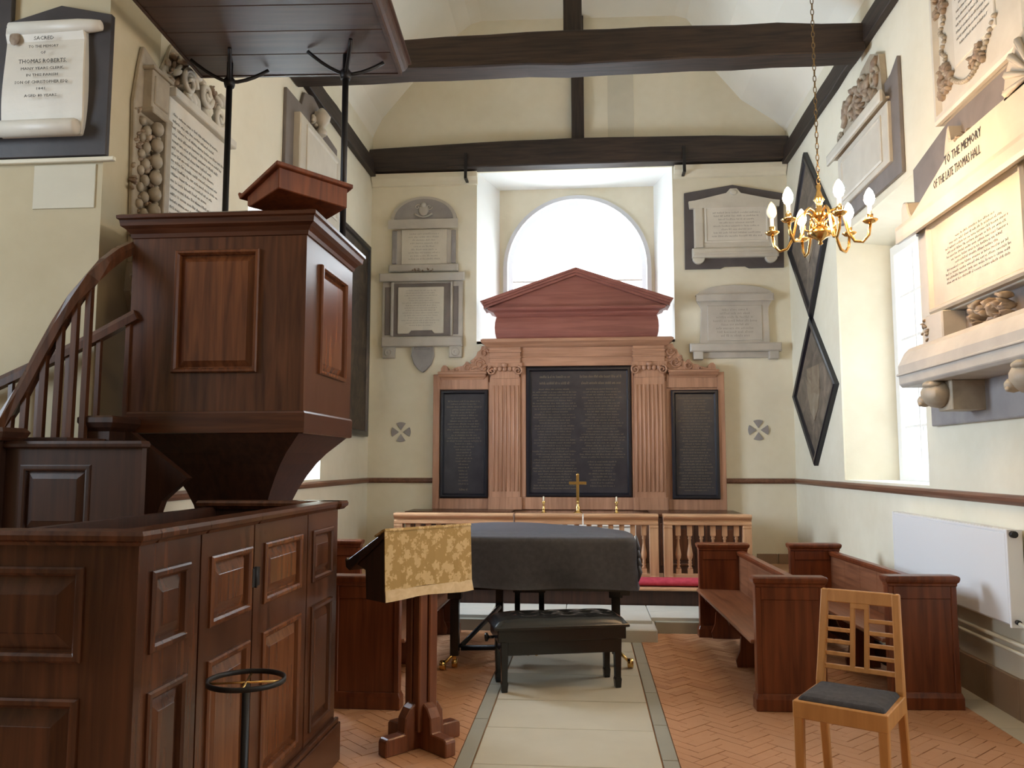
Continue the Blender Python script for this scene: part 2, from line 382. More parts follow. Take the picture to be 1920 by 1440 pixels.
BW, BL, GAP = .068, .204, .003
pieces = []
ca, sa = math.cos(PI/4), math.sin(PI/4)
for i in range(-70, 140):
    for j in range(-60, 60):
        # herringbone lattice with a 3:1 brick
        for kind in (0, 1):
            ox = i*BW+j*BL; oy = i*BW-j*BL
            if kind == 0: x0, x1, y0, y1 = ox, ox+BL, oy, oy+BW
            else: x0, x1, y0, y1 = ox, ox+BW, oy+BW, oy+BW+BL
            q = [(x0+GAP/2, y0+GAP/2), (x1-GAP/2, y0+GAP/2), (x1-GAP/2, y1-GAP/2), (x0+GAP/2, y1-GAP/2)]
            q = [(ca*u-sa*v, sa*u+ca*v) for u, v in q]
            mx = sum(p[0] for p in q)/4; my = sum(p[1] for p in q)/4
            if not (-2.0 < mx < 2.5 and 2.2 < my < 7.7): continue
            for R in ((.462, 2.33, 2.4, 7.55), (-1.9, -.662, 2.4, 7.55)):
                c = clip_rect(q, *R)
                if c and parea(c) > .0006: pieces.append((c, mx, my))
def vis(p):
    return p[2] > 3.95 and p[1] > -1.32
pieces.sort(key=lambda p: (not vis(p), p[1]**2+p[2]**2))
joined = MB()
for n, (c, mx, my) in enumerate(pieces):
    h = random.uniform(-.0015, .0015)
    tgt = MB() if n < 300 and vis((c, mx, my)) else joined
    ccx = sum(p[0] for p in c)/len(c); ccy = sum(p[1] for p in c)/len(c)
    top = [(ccx+(p[0]-ccx)*.985, ccy+(p[1]-ccy)*.985, h) for p in c]
    tgt.loft([[(p[0], p[1], -.016) for p in c], [(p[0], p[1], h-.0025) for p in c], top], False, True)
    if tgt is not joined: tgt.build('brick', BRICK, floor)
joined.build('brick_field', BRICK, floor, kind='stuff')
y = 2.0
k = 0
while y < 7.17:
    L = random.uniform(.55, .95); y1 = min(7.175, y+L)
    if 7.175-y1 < .25: y1 = 7.175
    if False:
        xm = random.uniform(-.25, .1)
        spans = [(-.575, xm), (xm, .375)]
    else: spans = [(-.575, .375)]
    for s0, s1 in spans:
        b = MB(); b.box(s0+.004, s1-.004, y+.004, y1-.004, -.016, random.uniform(-.002, .001)); b.build('stone_slab', SLAB, floor, .003)
    y = y1; k += 1
for X0, X1 in ((-.658, -.58), (.38, .458)):
    y = 2.0
    while y < 7.17:
        y1 = min(7.175, y+random.uniform(.5, .9)); b = MB(); b.box(X0, X1, y+.004, y1-.004, -.016, -.001); b.build('edge_stone', SLABG, floor, .002); y = y1
y = 2.4
while y < 7.5:
    y1 = min(7.55, y+random.uniform(.5, .9)); b = MB(); b.box(2.335, 2.54, y+.004, y1-.004, -.016, -.001); b.build('border_stone', SLAB, floor, .002); y = y1
# chancel step, platform and sanctuary
fl2 = struct(bpy.data.objects.new('floor_chancel', None)); C.objects.link(fl2)
x = -.72
for x1 in (-.25, .25, .60):
    b = MB(); b.box(x+.003, x1-.003, 7.18, 7.60, -.016, .10); b.build('step_stone', STEPS, fl2, .008); x = x1
for xa, xb in ((-2.74, -1.6), (-1.6, -.725), (.605, 1.4), (1.4, 2.54)):
    b = MB(); b.box(xa+.003, xb-.003, 7.56, 7.62, -.016, .10); b.build('step_stone', SLABG, fl2, .006)
x = -2.74
while x < 2.53:
    x1 = min(2.54, x+random.uniform(.55, .95)); 
    for ya, yb in ((7.44 if x > -.8 and x < .5 else 7.6, 7.9), (7.9, 8.22)):
        b = MB(); b.box(x+.003, x1-.003, ya, yb-.004, .02, .13); b.build('paving_stone', STEPS, fl2, .004)
    x = x1
fl3 = struct(bpy.data.objects.new('floor_sanctuary', None)); C.objects.link(fl3)
b = MB(); b.box(-2.74, 2.54, 8.24, 10.31, .0, .27); b.build('platform', OAKD, fl3)
b = MB(); b.box(-2.74, 2.54, 8.20, 10.31, .27, .295); b.build('step_board', RAILX, fl3, .006)

# dado rails, ledges, skirting
def rail_prof(mb, x0, x1, M): mb.prism([(.0, 1.245), (-.022, 1.25), (-.034, 1.268), (-.034, 1.29), (-.02, 1.305), (0, 1.31)], x0, x1, 'x', M)
TRIMW = wood('dado_rail_wood', (.11, .045, .025), (.20, .09, .05), 'y', .4)
b = MB(); rail_prof(b, -10.3, -3.76, MR); struct(b.build('trim_1', TRIMW))
b = MB(); rail_prof(b, 4.96, 10.3, ML); struct(b.build('trim_2', TRIMW))
b = MB(); rail_prof(b, XL, -1.88, T(0, YB, 0)); struct(b.build('trim_3', TRIMW))
b = MB(); rail_prof(b, 1.69, XR, T(0, YB, 0)); struct(b.build('trim_4', TRIMW))
for n, (x0, x1) in enumerate(((-2.73, -1.35), (1.15, 2.53))):
    b = MB(); b.prism([(-.0, 5.07), (-.03, 5.08), (-.05, 5.12), (-.09, 5.16), (-.10, 5.22), (0, 5.22)], x0, x1, 'x', T(0, YB, 0)); struct(b.build('trim_%d' % (5+n), PLASTER))
bb = struct(bpy.data.objects.new('baseboard_right', None)); C.objects.link(bb)
y = 3.77
while y < 10.2:
    y1 = min(10.3, y+random.uniform(.35, .6)); b = MB()
    zb, zt = (0, .24) if y < 7.55 else ((.13, .33) if y < 8.2 else (.295, .40))
    b.box(2.515+random.uniform(-.004, .004), 2.55, y+.003, y1-.003, zb-.02, zt+random.uniform(-.006, .006)); b.build('skirting_stone', SKIRT, bb, .004); y = y1
bb = struct(bpy.data.objects.new('baseboard_back', None)); C.objects.link(bb)
for x in (1.76, 2.05, 2.3):
    b = MB(); b.box(x, x+.24, 10.285, 10.33, .29, .41); b.build('skirting_stone', SKIRT, bb, .004)

# roof timbers
def beam(name, mat, segs, label, cat='beam'):
    b = MB(); b.loft(segs); return tag(b.build(name, mat, None, .012), label, cat)
def wob(x0, x1, n, y0, y1, z0, z1, hump=0, jig=.012):
    R = []
    for k in range(n+1):
        t = k/n; x = x0+(x1-x0)*t; h = hump*math.sin(PI*t); a = random.uniform(-jig, jig); c = random.uniform(-jig, jig)
        R.append([(x, y0, z0+a), (x, y1, z0+a), (x, y1, z1+h+c), (x, y0, z1+h+c)])
    return R
beam('tie_beam', BEAM, wob(XL+.003, XR-.003, 12, 10.12, 10.307, 5.24, 5.52, .06, .004), 'black oak tie beam against the end wall, just above the arched window')
beam('tie_beam', BEAM, wob(XL+.003, XR-.05, 14, 7.20, 7.47, 5.10, 5.37, .06), 'nearer rough brown oak tie beam crossing high above the grand piano')
b = MB(); b.box(-.135, .025, 10.20, 10.305, 5.55, 7.245); tag(b.build('king_post', BEAMZ, None, .008), 'dark upright timber on the end wall, standing on the beam over the window', 'post')
b = MB(); b.box(-.165, .005, 7.26, 7.42, 5.40, 7.25); tag(b.build('king_post', BEAMZ, None, .008), 'dark upright timber rising from the nearer tie beam to the ceiling', 'post')
for nm, M, s, lb in (('wall_plate', MR, -1, 'black timber wall plate running along the top of the right wall'), ('wall_plate', ML, 1, 'black timber wall plate running along the top of the left wall')):
    R = []
    for k in range(16):
        yy = 4.96+(10.30-4.96)*k/15; z0 = 5.19+random.uniform(-.012, .012)
        R.append([tuple(M @ Vector(p)) for p in ((s*yy, -.07, z0), (s*yy, .0, z0), (s*yy, .0, z0+.20), (s*yy, -.07, z0+.20))])
    b = MB(); b.loft(R); tag(b.build(nm, BEAMY, None, .006), lb, 'beam')
for x, lb in ((-1.48, 'small iron strap hanging below the end beam, left of the arched window'), (1.26, 'small iron strap hanging below the end beam, right of the arched window')):
    b = MB(); b.box(x-.018, x+.018, 10.095, 10.12, 5.10, 5.42); b.box(x-.018, x+.018, 10.095, 10.31, 5.09, 5.11); tag(b.build('iron_strap', IRON), lb, 'bracket')

# ------------------------------------------------------------------ shared detail builders (frontal frame: x right, -y to viewer, z up)
def text_mesh(mb, s, x, z, h, y, M=None, width=None):
    cu = bpy.data.curves.new('t', 'FONT'); cu.body = s; cu.size = h*1.4; cu.align_x = 'CENTER'; cu.resolution_u = 1; cu.extrude = .0006
    ob = bpy.data.objects.new('t', cu); C.objects.link(ob)
    me = bpy.data.meshes.new_from_object(ob.evaluated_get(bpy.context.evaluated_depsgraph_get()))
    xs = [v.co.x for v in me.vertices]; w = max(xs)-min(xs); k = width/w if width else 1
    mb.add([(x+v.co.x*k, y-v.co.z, z+v.co.y) for v in me.vertices], [tuple(p.vertices) for p in me.polygons], M=M)
    bpy.data.objects.remove(ob); bpy.data.meshes.remove(me); bpy.data.curves.remove(cu)
def rows(mb, x0, x1, z0, z1, n, y, fill=.9, M=None, rng=None, lh=.5, centre=True, wl=None):
    # an inscription too blurred to read: strokes of letters in word groups
    rng = rng or random.Random(int(abs(x0*977+z0*131)*100)); P = (z1-z0)/n; h = P*lh; lw = wl or h*.62
    for r in range(n):
        wd = (x1-x0)*min(1, fill*rng.uniform(.62, 1.08)); xa = (x0+x1)/2-wd/2 if centre else x0
        z = z1-(r+.5)*P; x = xa; cnt = rng.randint(3, 8)
        while x < xa+wd:
            if cnt == 0: x += lw*.8; cnt = rng.randint(2, 9); continue
            hh = h*rng.choice((.65, .65, .7, 1)); t = lw*rng.uniform(.28, .42)
            mb.add([(x, y, z-h/2), (x+t, y, z-h/2), (x+t, y, z-h/2+hh), (x, y, z-h/2+hh)], [(0, 1, 2, 3)], M=M)
            if rng.random() < .6:
                zz = z-h/2+hh*rng.choice((.05, .5, .85)); mb.add([(x, y, zz), (x+lw*.7, y, zz), (x+lw*.7, y, zz+h*.14), (x, y, zz+h*.14)], [(0, 1, 2, 3)], M=M)
            x += lw; cnt -= 1
def slabbox(mb, x0, x1, z0, z1, y0, y1, M=None, ch=.006):
    mb.rects(x0, x1, z0, z1, [(0, y1), (0, y0+ch), (-ch, y0)], True, M)
def carve(mb, x0, x1, z0, z1, n, y, d, seed, M=None, inside=None):
    rng = random.Random(seed); w = min(x1-x0, z1-z0)
    for _ in range(n):
        x, z = rng.uniform(x0, x1), rng.uniform(z0, z1)
        if inside and not inside(x, z): continue
        r = w*rng.uniform(.13, .30)
        R = Matrix.Translation((x, y, z)) @ Matrix.Rotation(rng.uniform(0, PI), 4, 'Y') @ Matrix.Rotation(rng.uniform(-.5, .5), 4, 'X')
        mb.blob((0, 0, 0), (r, d*rng.uniform(.6, 1), r*rng.uniform(.3, .6)), (M @ R) if M is not None else R, 7, 4)
def spiral(mb, cx, cz, r, y, turns=1.6, th=.012, sgn=1, a0=0, M=None):
    pts = []; n = int(18*turns)
    for k in range(n+1):
        t = k/n; a = a0+sgn*turns*2*PI*t; q = r*(1-.85*t); pts.append((cx+q*math.cos(a), y-.01*t, cz+q*math.sin(a)))
    mb.tube(pts, [th*(1-.4*k/n) for k in range(n+1)], 6, M)
def raised_panel(parent, name, mat, x0, x1, z0, z1, M=None, proud=.012, bev=.045, deep=.012, label=None):
    # bolection moulding standing proud of the frame, then a fielded panel
    b = MB()
    b.rects(x0, x1, z0, z1, [(0, .004), (0, -proud*.6), (-.006, -proud), (-.018, -proud), (-.026, -proud*.4), (-.03, deep), (-.034, deep), (-.034-bev, -.001), (-.036-bev, -.003)], True, M)
    return b.build(name, mat, parent, label=label)
def frame_board(parent, name, mat, x0, x1, z0, z1, holes, t=.04, M=None, deep=.014, bevel=.0):
    xs = sorted(set([x0, x1]+[h[0] for h in holes]+[h[1] for h in holes])); zs = sorted(set([z0, z1]+[h[2] for h in holes]+[h[3] for h in holes]))
    b = MB(); grid_wall(b, xs, zs, holes, 0, t, M)
    b.box(x0+.001, x1-.001, deep, t-.002, z0+.001, z1-.001, M)
    return b.build(name, mat, parent, bevel)

# ------------------------------------------------------------------ reading desk (panelled stall) at the left
desk = thing('reading_desk', (-1.28, 2.31, 0), 'tall panelled dark oak reading desk enclosure in the left foreground below the pulpit', 'desk')
MF = T(0, 0, 0); MS = T(0, 0, 0, PI/2)        # front face, right-hand face (x runs into depth)
D = 1.93                                      # depth of the right face
xs = [(.07, .31), (.46, .81), (.94, 1.38), (1.53, 1.84)]
frame_board(desk, 'front_panelling', OAK, -.68, 0, .02, 1.27, [(-.60, -.16, .93, 1.20), (-.60, -.16, .26, .83)], .045, MF)
for z0, z1 in ((.93, 1.20), (.26, .83)): raised_panel(desk, 'panel', OAK, -.60, -.16, z0, z1, MF)
for (a, c, i) in ((.0455, .385, 0), (.845, 1.46, 2), (1.47, D, 3)):
    hs = [(xs[i][0], xs[i][1], .94, 1.18), (xs[i][0], xs[i][1], .26, .83)]
    frame_board(desk, 'side_panelling', OAK, a, c, .02, 1.27, hs, .045, MS)
    for h in hs: raised_panel(desk, 'panel', OAKF if i == 2 else OAK, *h, MS, bev=.035)
dr = frame_board(desk, 'door', OAK, .395, .835, .2, 1.27, [(xs[1][0], xs[1][1], .94, 1.18), (xs[1][0], xs[1][1], .26, .83)], .045, MS)
for h in ((.94, 1.18), (.26, .83)): raised_panel(dr, 'panel', OAKF, xs[1][0], xs[1][1], *h, MS, bev=.035)
for z in (1.06, .30):
    b = MB(); b.box(.80, .875, -.012, .0, z-.035, z+.035, MS); b.lathe([(.006, z-.04), (.006, z+.04)], (.838, -.012, 0), 8, 'z', MS); b.build('hinge', IRON, dr)
b = MB(); b.box(-.68, -.02, D-.045, D, .02, 1.27); b.box(-.68, -.635, .02, D, .02, 1.27); b.build('inner_panelling', OAKD, desk)
b = MB()
for (x0, x1, y0, y1) in ((-.72, .025, -.03, .07), (-.075, .025, .07, .395), (-.075, .025, .40, .84), (-.075, .025, .845, D), (-.72, .04, D-.08, D+.03)):
    b.plan(x0, x1, y0, y1, [(-.012, 1.262), (-.004, 1.272), (.004, 1.278), (.006, 1.292), (0, 1.304)])
b.build('cap_rail', OAK, desk)
b = MB(); b.box(-.70, .03, -.03, .0, 0, .2); b.box(0, .03, -.03, D+.02, 0, .19); b.box(.0, .022, -.0, D+.01, .19, .215); b.build('plinth', OAK, desk, .004)

# ------------------------------------------------------------------ pulpit
pul = thing('pulpit', (-1.995, 4.745, 0), 'square panelled oak pulpit raised on a curved stem at the left', 'pulpit')
x0, x1, y0, y1 = -.495, .495, -.445, .445
frame_board(pul, 'front_face', OAK, x0, x1, 1.77, 2.76, [(-.245, .235, 1.985, 2.665)], .04, T(0, y0, 0), .016)
raised_panel(pul, 'panel', OAKF, -.245, .235, 1.985, 2.665, T(0, y0, 0), .022, .03, .014)
Ms = T(x1, 0, 0, PI/2)
frame_board(pul, 'side_face', OAK, y0+.0405, y1, 1.77, 2.76, [(-.215, .295, 2.0, 2.63)], .04, Ms, .016)
raised_panel(pul, 'panel', OAKF, -.215, .295, 2.0, 2.63, Ms, .022, .03, .014)
b = MB(); b.box(x0, x0+.04, y0+.041, y1, 1.77, 2.755); b.box(x0+.041, x1-.041, y1-.04, y1, 1.77, 2.755); b.build('rear_faces', OAK, pul)
b = MB(); b.plan(x0, x1, y0, y1, [(0, 1.655), (.010, 1.66), (.012, 1.765), (.006, 1.775), (.0, 1.778)]); b.build('base_moulding', OAKX, pul)
b = MB()   # cornice ring, open in the middle
P = [(-.005, 2.735), (.008, 2.74), (.012, 2.762), (.03, 2.785), (.052, 2.80), (.056, 2.83), (.068, 2.838), (.068, 2.856), (.05, 2.866), (-.06, 2.866), (-.06, 2.735)]
R = [[(x0-o, y0-o, z), (x1+o, y0-o, z), (x1+o, y1+o, z), (x0-o, y1+o, z)] for o, z in P]
b.loft(R+[R[0]], False, False); b.build('cornice', OAKX, pul)
b = MB()
for z, h in ((1.655, .475), (1.61, .43), (1.555, .375), (1.49, .325), (1.42, .283), (1.34, .243), (1.26, .212), (1.18, .196), (.10, .19), (.10, .24), (0, .24)):
    b.v += [(-h, -h*.94, z), (h, -h*.94, z), (h, h*.94, z), (-h, h*.94, z)]
n = len(b.v)//4
for k in range(n-1):
    for i in range(4):
        b.f.append((k*4+i, k*4+(i+1) % 4, k*4+4+(i+1) % 4, k*4+4+i)); b.sm.append(False)
b.f.append((0, 1, 2, 3)); b.sm.append(False); b.f.append(tuple((n-1)*4+i for i in range(4))); b.sm.append(False)
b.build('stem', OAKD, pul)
# sloping book rest turned towards the nave
br = T(-1.51+1.995, 4.43-4.745, 0, .96)
b = MB(); b.prism([(0, 2.985), (0, 3.11), (.30, 3.00), (.30, 2.945), (.28, 2.935)], -.235, .235, 'x', br)
b.prism([(-.02, 3.105), (-.02, 3.13), (.34, 3.01), (.345, 3.03), (.36, 3.02), (.34, 2.985)], -.262, .262, 'x', br)
b.build('book_rest', PEW, pul, .004, label='orange-brown sloping book rest')
b = MB(); b.tube([br @ Vector((0, .12, 2.6)), br @ Vector((0, .12, 2.91))], .04, 4, None, False); b.build('book_rest_stem', PEW, pul)

# sounding board above it
sb = thing('sounding_board', (-1.84, 4.5, 0), 'dark oak pulpit sounding board hung at the top left on two black rods', 'canopy', .055)
sx0, sx1, sy0, sy1 = -.67, .655, -.72, .69
npl = 5
for k in range(npl):
    ya = sy0+(sy1-sy0)*k/npl; yb = sy0+(sy1-sy0)*(k+1)/npl
    b = MB(); b.box(sx0, sx1, ya+.002, yb-.002, 4.095, 4.12); b.build('plank', OAKB, sb, .003)
b = MB()
P = [(0, 4.09), (.02, 4.09), (.024, 4.115), (.04, 4.13), (.055, 4.16), (.06, 4.185), (.075, 4.19), (.075, 4.21), (0, 4.21)]
R = [[(sx0-o, sy0-o, z), (sx1+o, sy0-o, z), (sx1+o, sy1+o, z), (sx0-o, sy1+o, z)] for o, z in P]
b.loft(R+[R[0]], False, False); b.build('cornice', OAKB, sb)
b = MB(); b.box(sx0, sx1, sy0, sy1, 4.13, 4.20); b.build('top_board', OAKB, sb)
inv = (Matrix.Translation((-1.84, 4.5, 0)) @ Matrix.Rotation(.055, 4, 'Z')).inverted()
for wx, wy, zb in ((-1.50, 4.95, 2.866), (-2.284, 4.99, 1.72)):
    p = inv @ Vector((wx, wy, 0))
    b = MB(); b.tube([(p.x, p.y, zb), (p.x, p.y, 4.10)], .02, 10); b.lathe([(.03, 3.93), (.036, 3.95), (.036, 3.98), (.02, 4.0)], (p.x, p.y, 0), 10)
    rod = b.build('rod', IRON, sb)
    for a in (0, PI/2, PI, 3*PI/2):
        pts = [(p.x+q*math.cos(a+.35), p.y+q*math.sin(a+.35), 3.965+.115*(q/.24)**1.6) for q in (.0, .05, .1, .15, .2, .24)]
        b = MB(); b.tube(pts, .012, 6); b.build('bracket_arm', IRON, rod)

# ------------------------------------------------------------------ pulpit stair at the far left
st = thing('pulpit_stair', (-2.6, 3.95, 0), 'curved oak pulpit stair with plain balusters at the far left', 'stair')
def L(p): return (p[0]+2.6, p[1]-3.95, p[2])
for k in range(9):
    xa = -4.6+k*.235; b = MB(); b.box(xa+2.6, xa+.27+2.6, -.22, .36, .10+k*.185, .14+k*.185); b.box(xa+2.6+.02, xa+.04+2.6, -.2, .36, max(0, .14+(k-1)*.185), .10+k*.185); b.build('tread', OAKD, st)
outer = [(-3.10, 3.82, 1.52), (-2.97, 3.9, 1.70), (-2.88, 3.95, 1.87), (-2.78, 4.0, 2.07), (-2.70, 4.0, 2.21), (-2.62, 4.0, 2.35), (-2.52, 4.02, 2.48), (-2.43, 4.08, 2.57), (-2.42, 4.22, 2.63), (-2.44, 4.34, 2.67)]
outer = [(-3.06, 3.95, 1.55), (-2.99, 4.0, 1.69), (-2.88, 4.0, 1.86), (-2.78, 4.0, 2.06), (-2.70, 4.0, 2.21), (-2.62, 4.0, 2.34), (-2.545, 4.02, 2.455), (-2.525, 4.10, 2.55), (-2.515, 4.20, 2.63), (-2.515, 4.33, 2.70)]
def strip_rail(mb, pts, w, h):
    R = []
    for i, p in enumerate(pts):
        a = Vector(pts[max(0, i-1)]); c = Vector(pts[min(len(pts)-1, i+1)]); t = (c-a).normalized(); s = t.cross(Vector((0, 0, 1))).normalized(); u = s.cross(t)
        q = Vector(p); R.append([q+s*w*x+u*h*z for x, z in ((-.5, -.5), (.5, -.5), (.55, .1), (.35, .5), (-.35, .5), (-.55, .1))])
    mb.loft(R, smooth=False)
b = MB(); strip_rail(b, [L(p) for p in outer], .055, .065); b.build('handrail', OAK, st, label='steeply curved outer handrail')
inn = [(-3.5, 4.30, 1.83), (-3.23, 4.30, 1.94), (-2.9, 4.30, 2.085), (-2.68, 4.30, 2.19), (-2.45, 4.30, 2.31)]
b = MB(); strip_rail(b, [L(p) for p in inn], .05, .06); b.build('handrail', OAK, st, label='lower straight handrail against the wall')
def rail_z(pts, x):
    for a, c in zip(pts, pts[1:]):
        if a[0] <= x <= c[0]: t = (x-a[0])/(c[0]-a[0]); return a[2]+t*(c[2]-a[2]), a[1]+t*(c[1]-a[1])
    return pts[-1][2], pts[-1][1]
for x in (-2.935, -2.86, -2.765, -2.685, -2.61, -2.55):
    z, yy = rail_z(outer, x); b = MB(); b.tube([L((x, yy, z-.03)), L((x-.005, yy, 1.58))], .021, 4, None, False); b.build('baluster', OAK, st)
for x in (-3.16, -3.0, -2.835, -2.66, -2.495):
    z, yy = rail_z(inn, x); b = MB(); b.tube([L((x, yy, z-.02)), L((x, yy, 1.55))], .017, 4, None, False); b.build('baluster', OAK, st)
# panelled enclosure below the rail, door post, landing and sloping soffit
en = T(.0, -.35, 0)
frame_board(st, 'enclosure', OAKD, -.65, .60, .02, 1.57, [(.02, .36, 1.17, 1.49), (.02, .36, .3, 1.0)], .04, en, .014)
for z0, z1 in ((1.17, 1.49), (.3, 1.0)): raised_panel(st, 'panel', OAKD, .02, .36, z0, z1, en, .004, .03)
b = MB(); b.plan(-.05, .60, -.365, -.305, [(0, 1.565), (.008, 1.572), (.010, 1.585), (.004, 1.598)]); b.build('enclosure_cap', OAKD, st)
b = MB(); b.box(-.35, -.055, -.40, -.31, .02, 1.60); b.plan(-.35, -.03, -.42, -.28, [(0, 1.60), (.015, 1.615), (.025, 1.64), (.01, 1.66)]); b.lathe([(.004, -.43), (.016, -.425), (.018, -.415), (.008, -.40), (.008, -.39)], (-.105, 0, 1.475), 10, 'y'); b.build('door_post', OAKD, st)
b = MB(); b.plan(.05, .17, .10, .30, [(.0, 1.55), (.0, 1.66), (.02, 1.68), (.035, 1.705), (.035, 1.73), (.02, 1.74)]); b.build('landing', OAKD, st)
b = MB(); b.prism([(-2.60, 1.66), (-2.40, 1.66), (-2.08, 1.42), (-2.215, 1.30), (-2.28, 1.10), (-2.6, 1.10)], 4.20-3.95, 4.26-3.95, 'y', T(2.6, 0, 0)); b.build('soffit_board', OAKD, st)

# ------------------------------------------------------------------ lectern with its brocade fall
le = thing('lectern', (-.885, 4.505, 0), 'oak lectern with cross-shaped foot and clustered posts, half covered by a gold cloth', 'lectern', .86)
b = MB()
for a in range(2):
    M = T(0, 0, 0, a*PI/2)
    b.prism([(-.25, .0), (.25, 0), (.25, .075), (.235, .09), (.13, .092), (.125, .17), (.095, .215), (.06, .235), (-.06, .235), (-.095, .215), (-.125, .17), (-.13, .092), (-.235, .09), (-.25, .075)], -.035, .035, 'y', M)
b.build('cross_foot', LECT, le, .006)
for sx in (-1, 1):
    for sy in (-1, 1):
        b = MB(); b.box(sx*.034-.028, sx*.034+.028, sy*.034-.028, sy*.034+.028, .09, .90); b.build('post', LECT, le, .006)
b = MB(); b.box(-.085, .085, -.042, .085, .84, .92)
b.build('desk_support', OAKD, le, .004)
dm = T(0, -.05, 0)
b = MB(); b.prism([(0, 1.118), (0, 1.148), (.365, .965), (.365, .93), (.33, .915)], -.283, .283, 'x', dm); b.prism([(.345, .935), (.35, .965), (.362, .985), (.374, .972), (.365, .93)], -.283, .283, 'x', dm); b.build('book_slope', OAKD, le, .004)
b = MB()
for sx in (-.272, .252): b.prism([(.005, 1.12), (.30, .965), (.19, .93), (.18, .78), (.005, .78)], sx, sx+.02, 'x', dm)
b.prism([(.0, 1.115), (.012, 1.115), (.012, .86), (.0, .86)], -.272, .272, 'x', dm); b.build('desk_cheeks', OAKD, le)
cl = thing('lectern_cloth', (-.885, 4.505, 0), 'gold floral brocade cloth with pale fringe hanging over the front of the lectern', 'cloth', .86)
def cloth(z0, z1, y_off, n=18, th=.006, x0=-.295, x1=.295, over=False, flare=0):
    f = []; bk = []
    for k in range(n+1):
        x = x0+(x1-x0)*k/n
        w = .0012*math.sin(k*1.1)+.0008*math.sin(k*2.3+1)
        f.append([(x, y_off-.05+w*.3, z1), (x+flare*.3*(x/.31), y_off-.05-.006+w, (z0+z1)/2), (x+flare*(x/.31), y_off-.05-.012+w*1.6, z0-.006*math.cos(k*.4))])
    b = MB()
    for k in range(n):
        for r in range(2):
            q = [f[k][r], f[k+1][r], f[k+1][r+1], f[k][r+1]]
            b.add(q+[(p[0], p[1]+th, p[2]) for p in q], [(0, 1, 2, 3), (7, 6, 5, 4), (0, 4, 5, 1), (3, 2, 6, 7), (1, 5, 6, 2), (0, 3, 7, 4)])
    return b
b = cloth(.845, 1.152, -.012); b.prism([(-.068, 1.147), (-.062, 1.160), (-.04, 1.154), (.03, 1.120), (.03, 1.112), (-.05, 1.148)], -.295, .295, 'x'); b.build('brocade', BROC, cl)
b = cloth(.795, .848, -.024, flare=.004); b.build('fringe', FRINGE, cl)

# ------------------------------------------------------------------ iron flower stand
fs = thing('flower_stand', (-1.09, 2.65, 0), 'black iron ring-topped flower stand before the reading desk at lower left', 'stand')
ring = [(.122*math.cos(2*PI*k/40), .122*math.sin(2*PI*k/40)) for k in range(41)]
b = MB(); R = []
for k in range(40):
    a = 2*PI*k/40; ca2, sa2 = math.cos(a), math.sin(a); R.append([(r*ca2, r*sa2, z) for r, z in ((.116, .796), (.124, .796), (.124, .811), (.116, .811))])
b.loft(R+[R[0]], False, False, True); b.build('ring', IRON, fs)
for a in (.25, .25+PI/2):
    b = MB(); b.tube([(-.118*math.cos(a), -.118*math.sin(a), .797), (.118*math.cos(a), .118*math.sin(a), .797)], .004, 6); b.build('cross_wire', BRASS, fs)
b = MB(); b.tube([(0, 0, .02), (0, 0, .795)], .0125, 10); b.build('pole', IRON, fs)
for k in range(3):
    a = k*2*PI/3+.3; b = MB(); b.tube([(0, 0, .12), (.06*math.cos(a), .06*math.sin(a), .10), (.11*math.cos(a), .11*math.sin(a), .03), (.13*math.cos(a), .13*math.sin(a), .01)], .009, 6); b.build('foot', IRON, fs)

# ------------------------------------------------------------------ pews
def pew(x, y, side, length, rot, label):
    # side=+1: stands on the right and faces left; near end at local y=0
    t = thing('pew', (x, y, 0), label, 'pew', rot, 'facing choir pews')
    m = Matrix.Scale(side, 4, (1, 0, 0))
    for yy in (0, length):
        b = MB()
        b.box(.02, .40, yy, yy+.05, .09, .745, m)
        for nm, pr in ((0, [(.0, .735), (.012, .74), (.012, .755), (.022, .765), (.026, .78), (.026, .795), (.015, .803)]),):
            b.plan(.01, .41, yy-.005, yy+.055, pr, m)
        b.box(.0, .035, yy-.008, yy+.058, .0, .745, m); b.box(.385, .42, yy-.008, yy+.058, 0, .745, m); b.box(.035, .385, yy-.008, yy+.058, .66, .745, m)
        b.plan(.0, .42, yy-.012, yy+.062, [(.012, 0), (.012, .07), (.0, .10)], m)
        e = b.build('end_panel', PEW, t, .004)
    b = MB(); b.prism([(-.02, .385), (-.025, .395), (-.02, .41), (.36, .40), (.36, .38)], .05, length, 'y', m); b.build('seat', PEWY, t, .003)
    b = MB()
    for k in range(6):
        ya = .05+(length-.05)*k/6; yb = .05+(length-.05)*(k+1)/6; b.box(.345, .365, ya+.0015, yb-.0015, .40, .70, m)
    b.build('back_boards', PEWY, t)
    b = MB(); b.plan(.335, .378, .05, length, [(.0, .695), (.008, .705), (.012, .725), (.004, .738)], m); b.build('back_rail', PEW, t)
    for yy in (.05, length/2, length-.06):
        b = MB(); b.prism([(.10, 0), (.34, 0), (.34, .38), (.02, .38), (.05, .30), (.13, .22), (.12, .12), (.09, .05)], yy, yy+.03, 'y', m); b.build('seat_bracket', PEW, t)
    b = MB(); b.box(.30, .32, .05, length, .06, .20, m); b.build('rear_rail', OAKD, t)
    return t
pew(1.035, 5.30, 1, 2.13, .026, 'front red-brown pew on the right, its seat facing the piano')
pew(1.86, 5.41, 1, 2.06, .045, 'rear red-brown pew on the right, between the front pew and the radiator')
pew(-1.145, 5.13, -1, 2.25, -.01, 'red-brown pew on the left, just behind the lectern and facing the piano')
pew(-2.05, 5.55, -1, 1.9, -.01, 'red-brown pew at the back left, mostly hidden behind the reading desk')

